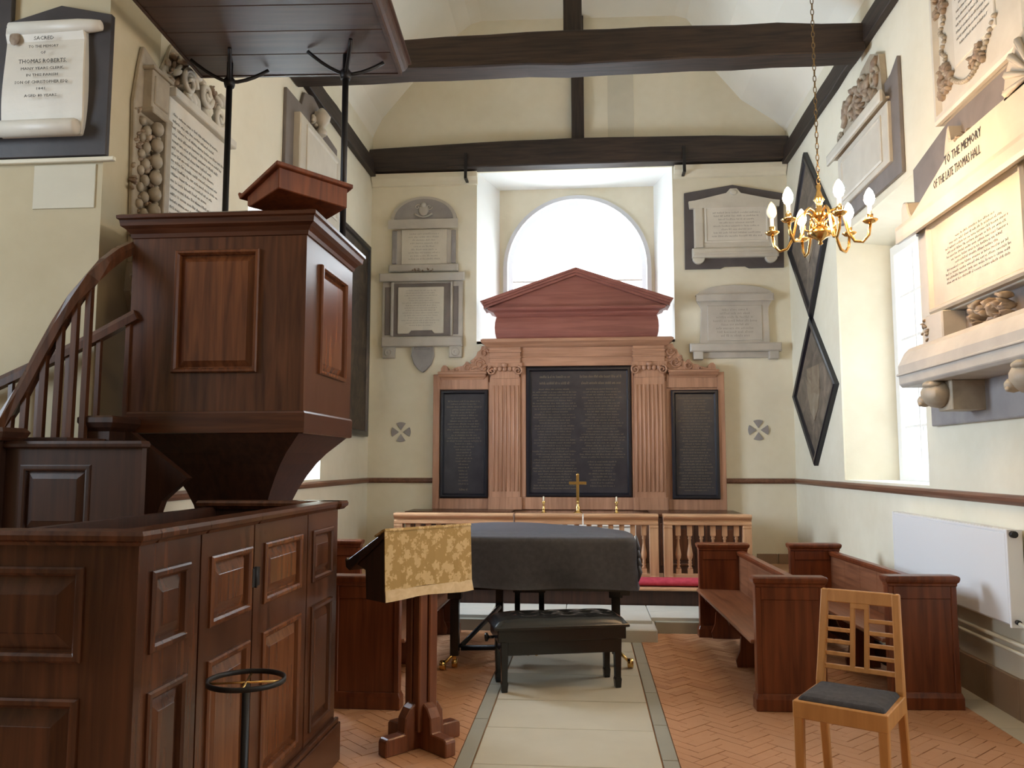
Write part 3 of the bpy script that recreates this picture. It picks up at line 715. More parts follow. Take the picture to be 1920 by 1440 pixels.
# ------------------------------------------------------------------ grand piano, cover, dolly, stool
out = [(-1.10, 6.02), (.335, 6.02), (.335, 6.40), (.30, 6.62), (.18, 6.85), (-.02, 7.0), (-.22, 7.12), (-.40, 7.30), (-.62, 7.40), (-.85, 7.38), (-1.02, 7.28), (-1.10, 7.05)]
pn = thing('grand_piano', (-.38, 6.5, 0), 'black grand piano standing under a charcoal cloth cover before the altar rail', 'piano')
def PL(p): return (p[0]+.38, p[1]-6.5)
b = MB(); b.prism([PL(p) for p in out], .64, .93, 'z'); b.build('case', BLACK, pn)
b = MB(); b.box(-.70, .69, -.46, .0, .585, .64); b.box(-.70, -.63, -.47, -.2, .56, .80); b.box(.62, .69, -.47, -.2, .56, .80); b.build('keybed', BLACK, pn)
for x, yy in ((-.585, -.32), (.60, -.16), (-.35, .62)):
    b = MB(); b.box(x-.05, x+.05, yy-.05, yy+.05, .50, .60); b.box(x-.032, x+.032, yy-.032, yy+.032, .09, .50); lg = b.build('leg', BLACK, pn, .004)
    b = MB(); b.lathe([(.012, -.02), (.034, -.018), (.034, .018), (.012, .02)], (x, yy, .036), 12, 'x'); b.box(x-.012, x+.012, yy-.02, yy+.02, .04, .10); b.build('caster', BRASS, lg)
b = MB(); b.box(.02-.17, .02-.13, -.24, -.20, .16, .60); b.box(.02-.02+.03, .02+.05, -.24, -.20, .16, .60); b.box(-.22, .14, -.28, -.12, .10, .17); b.box(-.16, .08, -.27, -.15, .54, .62); b.build('pedal_lyre', BLACK, pn, .004)
b = MB(); b.box(-.13, .05, -.288, -.278, .10, .165); b.build('pedal_plate', BRASS, pn, .004)
for k in range(3):
    b = MB(); x = -.10+k*.06; b.lathe([(.004, -.40), (.013, -.39), (.011, -.33), (.008, -.27)], (x, 0, .125), 8, 'y'); b.build('pedal', BRASS, pn)
cov = MB()
rng = random.Random(3)
def ring_at(scale, z, wav, ph):
    c = Vector((-.38, 6.62)); R = []
    pts = []
    for i in range(len(out)):
        a, d = Vector(out[i]), Vector(out[(i+1) % len(out)]); n = max(2, int((d-a).length/.07))
        for k in range(n): pts.append(a+(d-a)*k/n)
    N = len(pts)
    for i, p in enumerate(pts):
        dd = (p-c); q = p+dd.normalized()*(scale+wav*(math.sin(i*.9+ph)+.6*math.sin(i*.37+ph*2)))
        R.append((q.x, q.y, z+wav*.6*math.sin(i*.53+ph)))
    return R
rr = [ring_at(s, z, w, ph) for s, z, w, ph in ((.046, .605, .012, 0), (.036, .66, .010, .4), (.042, .71, .009, .9), (.032, .78, .007, 1.2), (.034, .86, .006, 1.4), (.03, .93, .003, 1.5), (.024, .955, .001, 1.5), (.010, .966, .0, 0), (-.03, .970, 0, 0))]
cov.loft(rr, False, False, True)
c = Vector((-.38, 6.62)); last = rr[-1]
prev = last
for f, z in ((.85, .984), (.6, .993), (.3, .998)):
    nxt = [(c.x+(p[0]-c.x)*f, c.y+(p[1]-c.y)*f, z) for p in last]; cov.loft([prev, nxt], False, f == .3, True); prev = nxt
# bunched fold at the front right corner
for k in range(4):
    zc = .72+k*.055; cov.tube([(.372+.004*k, 6.10+.03*k, zc-.07), (.388-.003*k, 6.06+.02*k, zc), (.37, 6.10+.03*k, zc+.08)], [.008, .016, .006], 7)
tag(cov.build('piano_cover', COVER), 'charcoal quilted cloth cover draped over the grand piano', 'cover')
dl = thing('piano_dolly', (-.38, 6.5, 0), 'black metal dolly bars joining the grand piano legs near the floor', 'dolly')
b = MB(); b.tube([(-.55, -.26, .13), (.56, -.11, .13)], .02, 8); b.build('front_bar', IRON, dl)
b = MB(); b.tube([(-.55, -.24, .14), (-.34, .52, .30)], .018, 8); b.build('left_bar', IRON, dl)
b = MB(); b.tube([(.54, -.10, .14), (-.31, .52, .22)], .018, 8); b.build('right_bar', IRON, dl)
for x, yy in ((-.66, -.40), (.70, -.22)):
    b = MB(); b.lathe([(.01, -.022), (.035, -.02), (.035, .02), (.01, .022)], (x, yy, .037), 12, 'x'); b.tube([(x, yy, .04), (x*.86, yy*.75, .12)], .012, 6); b.build('caster', BRASS, dl)

stl = thing('piano_stool', (-.20, 5.79, 0), 'wide black piano stool with buttoned leather top in the centre aisle', 'stool', .25)
b = MB()
nx, ny = 36, 16; w, d = .45, .19
top = []
for j in range(ny+1):
    row = []
    for i in range(nx+1):
        u, v = -1+2*i/nx, -1+2*j/ny
        e = max(0, 1-abs(u)**8)*max(0, 1-abs(v)**6)
        z = .425+.055*e**.5
        for bi in range(6):
            for bj in range(2 if bi % 2 else 3):
                px, py = -.75+bi*.30, (-.5+bj*.5) if not bi % 2 else (-.25+bj*.5)
                q = ((u-px)*w)**2+((v-py*1.1)*d)**2; z -= .022*math.exp(-q/.0007)
        row.append((u*w, v*d, z))
    top.append(row)
vs = [p for r in top for p in r]; fsx = [(j*(nx+1)+i, j*(nx+1)+i+1, (j+1)*(nx+1)+i+1, (j+1)*(nx+1)+i) for j in range(ny) for i in range(nx)]
b.add(vs, fsx, True); b.plan(-w, w, -d, d, [(-.01, .40), (.006, .405), (.006, .42), (0, .427)])
b.build('leather_top', LEATHER, stl)
b = MB(); b.box(-.435, .435, -.18, .18, .325, .405); b.build('apron', BLACK, stl, .004)
b = MB(); b.box(-.40, .40, -.155, .155, .235, .326); b.build('lower_frame', BLACK, stl, .003)
for sx in (-1, 1):
    for sy in (-1, 1):
        b = MB(); x, yy = sx*.385, sy*.135; b.prism([(x-.026, .33), (x+.026, .33), (x+.019, .07), (x+.024, .055), (x+.019, .0), (x-.019, .0), (x-.024, .055), (x-.019, .07)], yy-.022, yy+.022, 'y'); b.build('leg', BLACK, stl, .003)
b = MB(); b.tube([(-.435, 0, .33), (-.48, 0, .33)], .01, 8); b.lathe([(.01, -.50), (.028, -.495), (.03, -.48), (.012, -.47)], (0, 0, .33), 12, 'x'); b.build('height_knob', BLACK, stl)

# ------------------------------------------------------------------ chair
ch = thing('chair', (1.19, 3.985, 0), 'pale beech side chair with dark cushion seat standing at lower right', 'chair', -.545)
for sx in (-1, 1):
    x = sx*.178
    b = MB(); b.prism([(x-.022, .435), (x+.022, .435), (x+.017, 0), (x-.017, 0)], -.195, -.155, 'y'); b.build('front_leg', BEECH, ch, .005)
    b = MB(); R = []
    for yy, z, dd in ((.245, 0, .032), (.205, .25, .042), (.175, .40, .052), (.172, .46, .050), (.185, .55, .040), (.21, .72, .036), (.235, .885, .030)):
        xo = x*(1 if z < .46 else 1-.10*(z-.46)/.43); R.append([(xo-.018, yy-dd/2, z), (xo+.018, yy-dd/2, z), (xo+.018, yy+dd/2, z), (xo-.018, yy+dd/2, z)])
    b.loft(R); b.build('rear_leg', BEECH, ch, .005)
b = MB(); b.box(-.20, .20, -.197, -.172, .365, .44); b.box(-.19, .19, .155, .18, .37, .435)
for sx in (-1, 1): b.box(sx*.187-.012, sx*.187+.012, -.18, .17, .365, .44)
b.build('seat_rail', BEECH, ch, .004)
b = MB(); R = []
for z, s in ((.425, 0), (.445, .0), (.458, -.012), (.466, -.04), (.47, -.09)):
    R.append([(x*(1) , yy, z) for x, yy in [(-.185-s, -.175-s), (.185+s, -.175-s), (.18+s, .155+s), (-.18-s, .155+s)]])
b.loft(R, smooth=False); b.build('cushion', SEATF, ch, .012, seg=2)
def by(z): return .172+(z-.46)*.15
def rail_piece(mb, x0, x1, z0, z1, d=.018):
    y0_, y1_ = by(z0), by(z1); mb.add([(x0, y0_-d/2, z0), (x1, y0_-d/2, z0), (x1, y0_+d/2, z0), (x0, y0_+d/2, z0), (x0, y1_-d/2, z1), (x1, y1_-d/2, z1), (x1, y1_+d/2, z1), (x0, y1_+d/2, z1)], [(0,3,2,1),(4,5,6,7),(0,1,5,4),(1,2,6,5),(2,3,7,6),(3,0,4,7)])
b = MB(); rail_piece(b, -.165, .165, .825, .885, .024); rail_piece(b, -.042, .042, .80, .83, .022); b.build('top_rail', BEECH, ch, .004)
b = MB(); rail_piece(b, -.165, .165, .515, .537, .02); b.build('bottom_rail', BEECH, ch, .003)
for sx in (-1, 1):
    b = MB(); rail_piece(b, sx*.032-.011, sx*.032+.011, .53, .83, .02); b.build('splat', BEECH, ch, .003)
    for z in (.585, .64, .695, .75):
        b = MB(); rail_piece(b, min(sx*.04, sx*.165), max(sx*.04, sx*.165), z-.008, z+.010, .016); b.build('slat', BEECH, ch, .003)

# ------------------------------------------------------------------ chandelier
cd = thing('chandelier', (1.475, 5.2, 2.87), 'brass six-armed chandelier with lit bulbs hanging at the upper right on a chain', 'chandelier')
b = MB(); b.lathe([(.004, -.02), (.016, -.012), (.010, .004), (.03, .02), (.07, .04), (.078, .06), (.05, .085), (.022, .10), (.018, .13), (.035, .15), (.045, .17), (.03, .20), (.016, .22), (.02, .25), (.034, .27), (.02, .30), (.012, .33), (.016, .36), (.004, .375)], seg=18); b.build('turned_body', BRASS, cd)
for k in range(6):
    a = PI/6+k*PI/3+.12; ca2, sa2 = math.cos(a), math.sin(a)
    prof2 = [(.03, .15), (.06, .19), (.10, .20), (.135, .17), (.15, .11), (.165, .04), (.20, -.02), (.245, -.03), (.28, .01), (.29, .08)]
    b = MB(); b.tube([(r*ca2, r*sa2, z) for r, z in prof2], .0095, 8)
    pts = [(.075+.045*(1-t*.8)*math.cos(5*t+2), .105+.045*(1-t*.8)*math.sin(5*t+2)) for t in [q/14 for q in range(15)]]
    b.tube([(r*ca2, r*sa2, z) for r, z in pts], .006, 6)
    arm = b.build('arm', BRASS, cd)
    cc = (.29*ca2, .29*sa2, 0)
    b = MB(); b.lathe([(.006, .075), (.03, .083), (.046, .098), (.044, .102), (.028, .09), (.014, .09), (.017, .105), (.019, .135), (.012, .135)], cc, 14); b.build('drip_pan', BRASS, arm)
    b = MB(); b.lathe([(.012, .11), (.012, .19)], cc, 10); b.build('candle_sleeve', CANDLE, arm)
    b = MB(); b.lathe([(.010, .19), (.024, .205), (.032, .228), (.030, .25), (.018, .28), (.004, .30)], cc, 12)
    lit = not (2.3 < (a % (2*PI)) < 2.9)
    b.build('bulb', BULB if lit else CANDLE, arm)
hc = thing('hanging_chain', (1.475, 5.2, 3.24), 'brass chain holding up the chandelier from the ceiling', 'chain')
lk = MB(); R = []
for k in range(13):
    a = 2*PI*k/12; R.append((.009*math.cos(a), 0, .022*math.sin(a)))
lk.tube(R, .003, 5)
first = None
CHAINM = plain('dull_brass_chain', (.22, .15, .07), .4, 1)
z = 0.025
n = 0
while z < 4.0:
    if first is None: first = lk.build('link', CHAINM, hc); o = first
    else: o = first.copy(); C.objects.link(o); o.parent = hc
    o.location = (0, 0, z); o.rotation_euler = (0, 0, (n % 2)*PI/2); z += .037; n += 1

# ------------------------------------------------------------------ radiator and pipes
rd = thing('radiator', (2.44, 6.0, .5), 'white panel radiator on the lower right wall beside the rear pew', 'radiator')
MRr = T(0, 0, 0, -PI/2)
b = MB(); b.rects(-.90, .88, .06, .60, [(0, .055), (0, .012), (-.012, 0), (-.03, 0)], True, MRr); b.build('front_panel', RADI, rd)
b = MB(); b.box(-.89, .87, .065, .085, .07, .59, MRr); b.build('rear_panel', RADI, rd)
b = MB(); b.box(-.90, .88, .0, .085, .595, .607, MRr)
for k in range(0, 40): b.box(-.88+k*.044, -.85+k*.044, .01, .08, .605, .61, MRr)
b.build('top_grille', RADI, rd)
for x in (-.905, .88): b = MB(); b.box(x, x+.02, -.002, .087, .05, .612, MRr); b.build('side_cover', RADI, rd, .003)
for q, zz in ((.02, .585), (.014, .085)): b = MB(); b.lathe([(q, .90), (q, .93)], (0, .03, zz), 10, 'x', MRr); b.build('plug', IRON, rd)
for x in (-.6, .6): b = MB(); b.box(x, x+.04, .08, .10, .1, .55, MRr); b.build('bracket', RADI, rd)
pp = thing('heating_pipe', (2.49, 6.0, .4), 'cream painted heating pipe along the right wall below the radiator', 'pipe')
b = MB(); b.tube([(0, 2.0, .05), (0, -1.5, .05)], .014, 8); b.build('pipe_run', PIPE, pp)
b = MB(); b.tube([(0, .9, .0), (0, -1.5, .0)], .012, 8); b.build('pipe_run', PIPE, pp)
b = MB(); b.tube([(-.02, -.93, .18), (-.02, -1.0, .17), (-.01, -1.02, .12), (0, -1.03, .05)], .011, 8); b.build('pipe_elbow', PIPE, pp)

# ------------------------------------------------------------------ reredos
re_ = thing('reredos', (-.09, YB, 0), 'brown pine reredos with pediment and three black writing boards below the arched window', 'altarpiece')
RM = T(.09, 0, 0)   # work in world X, local y (0 at wall, -y to viewer)
def rb(): return MB()
def mirr(x): return -.19-x
b = rb(); b.box(-1.885, 1.695, -.10, 0, .295, 2.60); b.box(-1.18, 1.06, -.12, 0, 2.69, 2.95); b.build('panelling', PINE, re_, M=RM)
for s in (0, 1):
    f = (lambda x: x) if s == 0 else mirr
    def bx(mb, xa, xb, *r): mb.box(min(f(xa), f(xb)), max(f(xa), f(xb)), *r)
    b = rb(); bx(b, -1.885, -1.80, -.125, -.1, .93, 2.60); bx(b, -1.19, -1.165, -.125, -.1, .93, 2.5); bx(b, -1.80, -1.19, -.125, -.1, 2.41, 2.58); bx(b, -1.80, -1.19, -.125, -.1, .93, 1.06)
    b.build('wing_frame', PINE, re_, .004, M=RM)
    b = rb(); xa, xb = sorted((f(-1.81), f(-1.22)))
    b.loft([[(xa-o, -.10-d, z), (xb+o, -.10-d, z), (xb+o, 0, z), (xa-o, 0, z)] for o, d, z in ((-.03, .03, 2.53), (-.02, .04, 2.55), (0, .055, 2.565), (.0, .07, 2.595), (.012, .082, 2.60), (.012, .082, 2.62), (0, .07, 2.63))]); b.build('wing_cornice', PINEX, re_, M=RM)
    # pilaster with reeded shaft, capital and block
    b = rb(); bx(b, -1.165, -.79, -.16, -.1, .93, 2.56)
    for k in range(7):
        x = -1.13+k*.05; b.tube([(f(x+.01), -.16, 1.15), (f(x+.01), -.16, 2.45)], .014, 6)
    bx(b, -1.185, -.77, -.175, -.1, .93, 1.08); b.build('pilaster', PINE, re_, .002, M=RM)
    b = rb(); bx(b, -1.19, -.765, -.185, -.1, 2.68, 2.73)
    for x, sg in ((-1.14, 1), (-.815, -1)): spiral(b, f(x), 2.63, .055, -.19, 1.5, .014, sg if s == 0 else -sg, PI/2)
    for x in (-1.10, -1.04, -.98, -.92, -.86): b.blob((f(x), -.18, 2.655), (.03, .02, .035))
    b.blob((f(-.98), -.20, 2.70), (.04, .02, .03)); bx(b, -1.15, -.80, -.17, -.1, 2.54, 2.70); b.build('capital', PINE, re_, M=RM)
    b = rb(); bx(b, -1.17, -.785, -.18, -.1, 2.73, 2.93); bx(b, -1.18, -.775, -.19, -.1, 2.79, 2.81); bx(b, -1.18, -.775, -.195, -.1, 2.86, 2.885); b.build('entablature_block', PINEX, re_, .003, M=RM)
    poly = [(-1.79, 2.625), (-1.78, 2.68), (-1.755, 2.71), (-1.725, 2.71), (-1.70, 2.68), (-1.69, 2.645), (-1.64, 2.66), (-1.60, 2.665), (-1.58, 2.69), (-1.52, 2.70), (-1.49, 2.72), (-1.47, 2.755), (-1.445, 2.755), (-1.425, 2.72), (-1.40, 2.735), (-1.375, 2.79), (-1.34, 2.83), (-1.325, 2.875), (-1.29, 2.90), (-1.27, 2.95), (-1.16, 2.95), (-1.16, 2.625)]
    poly = [(f(x), z) for x, z in poly]
    if s: poly = poly[::-1]
    b = rb(); b.prism(poly, -.15, -.0, 'y')
    for (x, z, r) in ((-1.24, 2.86, .06), (-1.30, 2.72, .07), (-1.45, 2.68, .05), (-1.60, 2.645, .03)): spiral(b, f(x), z, r, -.155, 1.3, .012, 1 if s == 0 else -1)
    carve(b, min(f(-1.42), f(-1.18)), max(f(-1.42), f(-1.18)), 2.64, 2.80, 14, -.15, .014, 5+s); b.build('carved_scroll', PINE, re_, M=RM)
b = rb(); b.box(-.79, .60, -.15, -.1, 2.69, 2.93); b.box(-.79, .60, -.165, -.1, 2.80, 2.815); b.build('architrave', PINEX, re_, .004, M=RM)
b = rb(); b.box(-.79, .60, -.135, -.1, .93, 1.08); b.box(-.79, -.72, -.135, -.1, 1.08, 2.69); b.box(.575, .60, -.135, -.1, 1.08, 2.69); b.build('centre_frame', PINE, re_, .004, M=RM)
b = rb(); b.loft([[(-1.17-o, -.17-d, z), (.98+o, -.17-d, z), (.98+o, 0, z), (-1.17-o, 0, z)] for o, d, z in ((.02, .02, 2.925), (.05, .04, 2.94), (.06, .06, 2.96), (.10, .09, 2.985), (.105, .09, 3.01), (.08, .08, 3.025))]); b.build('cornice', PINEX, re_, M=RM)
b = rb(); b.loft([[(-1.075-o, -.17-o, z), (.885+o, -.17-o, z), (.885+o, .10, z), (-1.075-o, .10, z)] for o, z in ((0, 3.02), (.012, 3.05), (.024, 3.10), (.029, 3.17), (.024, 3.24), (.012, 3.29), (0, 3.315))]); b.build('frieze', PINER, re_, M=RM)
b = rb(); b.loft([[(-1.075-o, -.17-d, z), (.885+o, -.17-d, z), (.885+o, .10, z), (-1.075-o, .10, z)] for o, d, z in ((.01, .01, 3.31), (.03, .03, 3.335), (.04, .04, 3.355), (.10, .10, 3.375), (.11, .11, 3.395), (.11, .11, 3.41))]); b.build('pediment_cornice', PINER, re_, M=RM)
b = rb(); ax_, az = -.095, 3.895
b.prism([(-1.215, 3.409), (1.025, 3.409), (ax_, 3.845)], -.175, .09, 'y'); b.build('tympanum', PINER, re_, M=RM)
for s in (-1, 1):
    b = rb(); ex = ax_+s*1.145
    for q, (d0, t0, t1) in enumerate(((.24, .0, .035), (.27, .03, .065), (.29, .06, .085))):
        b.prism([(ex, 3.405+t0), (ax_, az-.085+t0), (ax_, az-.085+t1), (ex+s*.02*q, 3.405+t1)][::(1 if s > 0 else -1)], -d0, .09, 'y')
    b.build('raking_cornice', PINER, re_, M=RM)
def writing_board(x0, x1, z0, z1, rws, colx, big=False, M=RM):
    b = rb(); b.rects(x0, x1, z0, z1, [(0, -.10), (0, -.135), (-.012, -.15), (-.03, -.15), (-.045, -.128), (-.05, -.12)], True); o = b.build('writing_board', BOARD, re_, M=RM)
    b = rb(); b.rects(x0, x1, z0, z1, [(.002, -.10), (.002, -.137), (-.012, -.152), (-.034, -.152), (-.046, -.13), (-.05, -.121), (-.03, -.10)], False); b.build('board_frame', BOARDF, o, M=RM)
    b = rb()
    for (a, c, za, zb, n, fl) in colx: rows(b, a, c, za, zb, n, -.1205, fl, lh=.42, wl=.011)
    b.build('inscription', GILT, o, M=RM, kind='stuff')
writing_board(-1.79, -1.195, 1.07, 2.40, 0, [(-1.71, -1.28, 1.75, 2.28, 15, .95), (-1.66, -1.33, 1.5, 1.75, 7, .8), (-1.58, -1.42, 1.22, 1.5, 7, .8), (-1.56, -1.44, 1.14, 1.2, 1, .9)])
writing_board(-.715, .565, 1.085, 2.675, 0, [(-.62, -.11, 2.44, 2.60, 2, .95), (-.06, .47, 2.44, 2.60, 2, .95), (-.64, -.10, 1.17, 2.42, 36, .98), (-.06, .49, 1.55, 2.42, 25, .98), (.0, .42, 1.20, 1.53, 9, .8)])
writing_board(1.055, 1.615, 1.065, 2.38, 0, [(1.13, 1.54, 1.15, 2.30, 33, .97)])
# panelled dark chests flanking the altar
for x0, x1, y0, lb in ((-2.08, -.88, 9.60, 'low dark oak chest left of the altar below the reredos wing'), (.76, 1.73, 9.30, 'low dark oak chest right of the altar behind the turned rail')):
    t = thing('side_chest', ((x0+x1)/2, 9.9, .295), lb, 'chest'); w = (x1-x0)/2
    b = MB(); b.box(-w, w, y0-9.9+.02, .195, 0, .61); b.build('carcass', OAKD, t)
    b = MB(); b.box(-w-.02, w+.02, y0-9.9-.01, .20, .61, .64); b.build('top', OAK, t, .005)
    for k in range(2): raised_panel(t, 'panel', OAK, -w+.06+k*w, -w+.06+k*w+w-.12, .08, .54, T(0, y0-9.9+.02, 0), .008, .03)
# altar, linen, cross and candlesticks
al = thing('altar', (-.09, 9.5, .295), 'altar table under a white linen cloth behind the rail', 'altar')
b = MB(); b.box(-.60, .60, -.22, .24, 0, .60); b.build('table', RAILW, al, .005)
b = MB(); b.box(-.61, .61, -.235, -.22, .05, .60); b.build('frontal', LINEN, al)
lc = MB(); lc.rects(-.64, .64, 0, 0, [(0, 0)], False) if False else None
b = MB(); b.box(-.73, .55, 9.25, 9.76, .897, .915); b.box(-.73, -.715, 9.25, 9.76, .60, .90); b.box(.535, .55, 9.25, 9.76, .60, .90); b.box(-.73, .55, 9.245, 9.255, .80, .90); tag(b.build('altar_cloth', LINEN, None, .004), 'white linen cloth laid over the altar top', 'cloth')
cr = thing('altar_cross', (-.085, 9.6, .915), 'brass cross standing at the centre of the altar', 'cross')
b = MB(); b.lathe([(.055, 0), (.055, .012), (.035, .03), (.022, .05), (.03, .075), (.018, .095), (.014, .13), (.02, .14), (.012, .15)], seg=14); b.build('foot', BRASS, cr)
b = MB(); b.box(-.016, .016, -.01, .01, .145, .44); b.blob((0, 0, .445), (.022, .012, .018)); b.build('shaft', BRASS, cr, .003)
b = MB(); b.box(-.10, .10, -.0105, .0105, .335, .367); b.build('cross_arm', BRASS, cr, .003)
first = None
for x, lb in ((-.47, 'short brass candlestick on the altar, left of the cross'), (.35, 'short brass candlestick on the altar, right of the cross')):
    if first is None:
        cs = thing('candlestick', (x, 9.45, .915), lb, 'candlestick', 0, 'altar candlesticks'); first = cs
        b = MB(); b.lathe([(.045, 0), (.045, .01), (.022, .03), (.012, .05), (.02, .065), (.010, .08), (.010, .12), (.018, .13), (.026, .145), (.012, .148)], seg=14); b.build('stick', BRASS, cs)
        b = MB(); b.lathe([(.009, .145), (.009, .20), (.003, .205)], seg=8); b.build('candle', CANDLE, cs)
    else:
        cs = copy_tree(first); cs.location = (x, 9.45, .915); cs['label'] = lb

# communion rail sections
bal_mesh = None
def rail_section(x0, x1, label, posts=(1, 1), gate=False):
    global bal_mesh
    t = thing('rail_gate' if gate else 'altar_rail', ((x0+x1)/2, 8.6, .295), label, 'gate' if gate else 'rail'); w = (x1-x0)/2
    b = MB(); hp = [(.04, .575), (.052, .58), (.052, .60), (.04, .61), (.04, .625), (.07, .645), (.082, .66), (.082, .675), (.07, .685)]; b.prism([(-q, z) for q, z in hp]+[(q, z) for q, z in hp[::-1]], -w+.002, w-.002, 'x'); b.build('top_rail', RAILX, t)
    b = MB(); b.box(-w+.02, w-.02, -.035, .035, .03, .09); b.build('bottom_rail', RAILX, t, .004)
    pa, pb = -w, w
    for k, on in enumerate(posts):
        if not on: continue
        x = (-w+.045) if k == 0 else (w-.045)
        b = MB(); b.box(x-.045, x+.045, -.045, .045, 0, .58); b.box(x-.0445, x+.0445, -.052, .052, 0, .07); b.box(x-.0445, x+.0445, -.05, .05, .545, .575); b.build('post', RAILW, t, .004)
        if k == 0: pa += .09
        else: pb -= .09
    n = max(1, int(round((pb-pa)/.112))-0); st_ = (pb-pa)/n
    for k in range(n):
        if bal_mesh is None:
            b = MB(); b.box(-.025, .025, -.025, .025, .47, .58); b.box(-.025, .025, -.025, .025, .09, .14)
            b.lathe([(.02, .14), (.024, .15), (.012, .165), (.022, .18), (.013, .195), (.02, .21), (.012, .22), (.026, .25), (.030, .28), (.024, .32), (.014, .38), (.012, .43), (.02, .44), (.014, .455), (.022, .465), (.022, .47)], seg=10)
            o = b.build('baluster', RAILW, t); bal_mesh = o.data
        else:
            o = bpy.data.objects.new('baluster', bal_mesh); C.objects.link(o); o.parent = t
        o.location = (pa+(k+.5)*st_, 0, 0)
rail_section(-1.985, -.735, 'pale oak altar rail section at the left, behind the lectern cloth')
rail_section(-.72, -.03, 'pale oak rail gate leaf left of centre, behind the covered piano', (1, 0), True)
rail_section(-.02, .735, 'pale oak rail gate leaf right of centre, behind the covered piano', (0, 1), True)
rail_section(.785, 1.66, 'pale oak altar rail section at the right with turned balusters in view')
for x0, x1, lb in ((-1.95, -.70, 'long red velvet kneeler on the altar step at the left, behind the piano'), (.40, 1.62, 'long red velvet kneeler on the altar step at the right, beyond the front pew')):
    b = MB(); R = []
    for x, s in ((x0, .7), (x0+.02, .95), (x0+.05, 1), (x1-.05, 1), (x1-.02, .95), (x1, .7)):
        R.append([(x, 8.40+.12*s*math.cos(a), .332+.037*s*math.copysign(abs(math.sin(a))**.6, math.sin(a))) for a in [2*PI*k/14 for k in range(14)]])
    b.loft(R, smooth=True); tag(b.build('kneeler', RED), lb, 'kneeler')

# ------------------------------------------------------------------ consecration crosses on the end wall
for x, z, lb in ((-2.315, 1.885, 'round grey cross medallion on the end wall left of the reredos'), (2.11, 1.895, 'round grey cross medallion on the end wall right of the reredos')):
    t = thing('wall_cross', (x, YB, z), lb, 'cross')
    for k in range(4):
        a = k*PI/2+PI/2; b = MB()
        pts = [(.025*math.cos(a), .025*math.sin(a))]+[(.125*math.cos(a+q), .125*math.sin(a+q)) for q in (-.50, -.3, -.1, .1, .3, .50)]
        b.prism(pts, -.012, .0, 'y'); b.build('wedge', GREYM, t, .002)

# ------------------------------------------------------------------ monuments on the end wall (local origin on the wall, x in world X)
def mon(name, x, z, label, cat='memorial', M=None, rz=0, loc=None):
    t = thing(name, loc or (x, YB-.0025, z), label, cat, rz); t['_o'] = (x, z); return t, T(-x, 0, -z)
# left, upper: arched lunette tablet
t, M = mon('memorial_tablet', -2.05, 4.4, 'small pale tablet with grey arched top on the end wall left of the window')
b = MB(); b.prism([(-2.47, 4.61)]+arc(-2.045, 4.61, .43, PI, 0, 22, .315)+[(-1.615, 4.61)], -.04, 0); b.build('arch_rim', MARBG, t, M=M)
b = MB(); b.prism(arc(-2.045, 4.615, .385, PI, 0, 22, .275), -.05, -.03); b.build('lunette', GREYM, t, M=M)
b = MB(); b.tube([(-2.16+.23*q, -.06, 4.69-.045*math.sin(PI*q)) for q in [k/10 for k in range(11)]], .012, 6); b.blob((-2.045, -.055, 4.74), (.07, .02, .08)); b.blob((-2.045, -.065, 4.80), (.04, .02, .04)); spiral(b, -2.12, 4.78, .04, -.055, 1.2, .008); spiral(b, -1.97, 4.78, .04, -.055, 1.2, .008, -1); b.build('carved_crest', MARBG, t, M=M)
b = MB(); b.rects(-2.50, -1.59, 4.49, 4.61, [(-.03, 0), (-.03, -.05), (-.01, -.065), (0, -.085), (0, -.09), (-.02, -.09)]); b.build('cornice', MARBG, t, M=M)
b = MB(); slabbox(b, -2.46, -1.63, 4.03, 4.49, -.03, 0); b.build('backing', MARBG, t, M=M)
for x0, x1 in ((-2.45, -2.395), (-1.68, -1.625)): b = MB(); slabbox(b, x0, x1, 4.04, 4.47, -.05, -.02); b.build('side_strip', GREYM, t, M=M)
b = MB(); slabbox(b, -2.33, -1.74, 4.03, 4.49, -.05, -.02); b.build('slab', MARB, t, M=M)
b = MB(); rows(b, -2.27, -1.80, 4.08, 4.45, 9, -.051, .8); b.build('inscription', INKF, t, M=M, kind='stuff')
b = MB(); slabbox(b, -2.49, -1.59, 3.93, 4.03, -.075, 0, ch=.015); b.build('base', MARBG, t, M=M)
b = MB(); carve(b, -2.2, -1.9, 3.915, 3.965, 26, -.085, .02, 2); b.build('carved_leaves', CARVB, t, M=M, kind='stuff')
# left, lower
t, M = mon('memorial_tablet', -2.05, 3.4, 'framed pale tablet with hanging grey shield on the end wall left of the reredos pediment')
b = MB(); b.rects(-2.60, -1.50, 3.80, 3.91, [(-.04, 0), (-.04, -.05), (-.015, -.07), (0, -.10), (-.01, -.11)]); b.build('cornice', MARBG, t, M=M)
b = MB(); slabbox(b, -2.57, -1.53, 3.08, 3.81, -.04, 0); b.build('backing', MARBG, t, M=M)
b = MB(); slabbox(b, -2.43, -1.68, 3.10, 3.78, -.052, -.03); b.build('dark_field', SLATEB, t, M=M)
b = MB(); b.prism([(-2.36, 3.13), (-2.22, 3.13), (-2.19, 3.17), (-1.92, 3.17), (-1.89, 3.13), (-1.77, 3.13), (-1.77, 3.73), (-2.36, 3.73)], -.075, -.045); b.build('slab', MARB, t, .005, M=M)
b = MB(); rows(b, -2.31, -1.82, 3.22, 3.70, 15, -.076, .95); b.build('inscription', INKF, t, M=M, kind='stuff')
for x0, x1 in ((-2.535, -2.465), (-1.65, -1.585)): b = MB(); slabbox(b, x0, x1, 3.12, 3.74, -.05, -.03); b.build('side_strip', SLATEB, t, M=M)
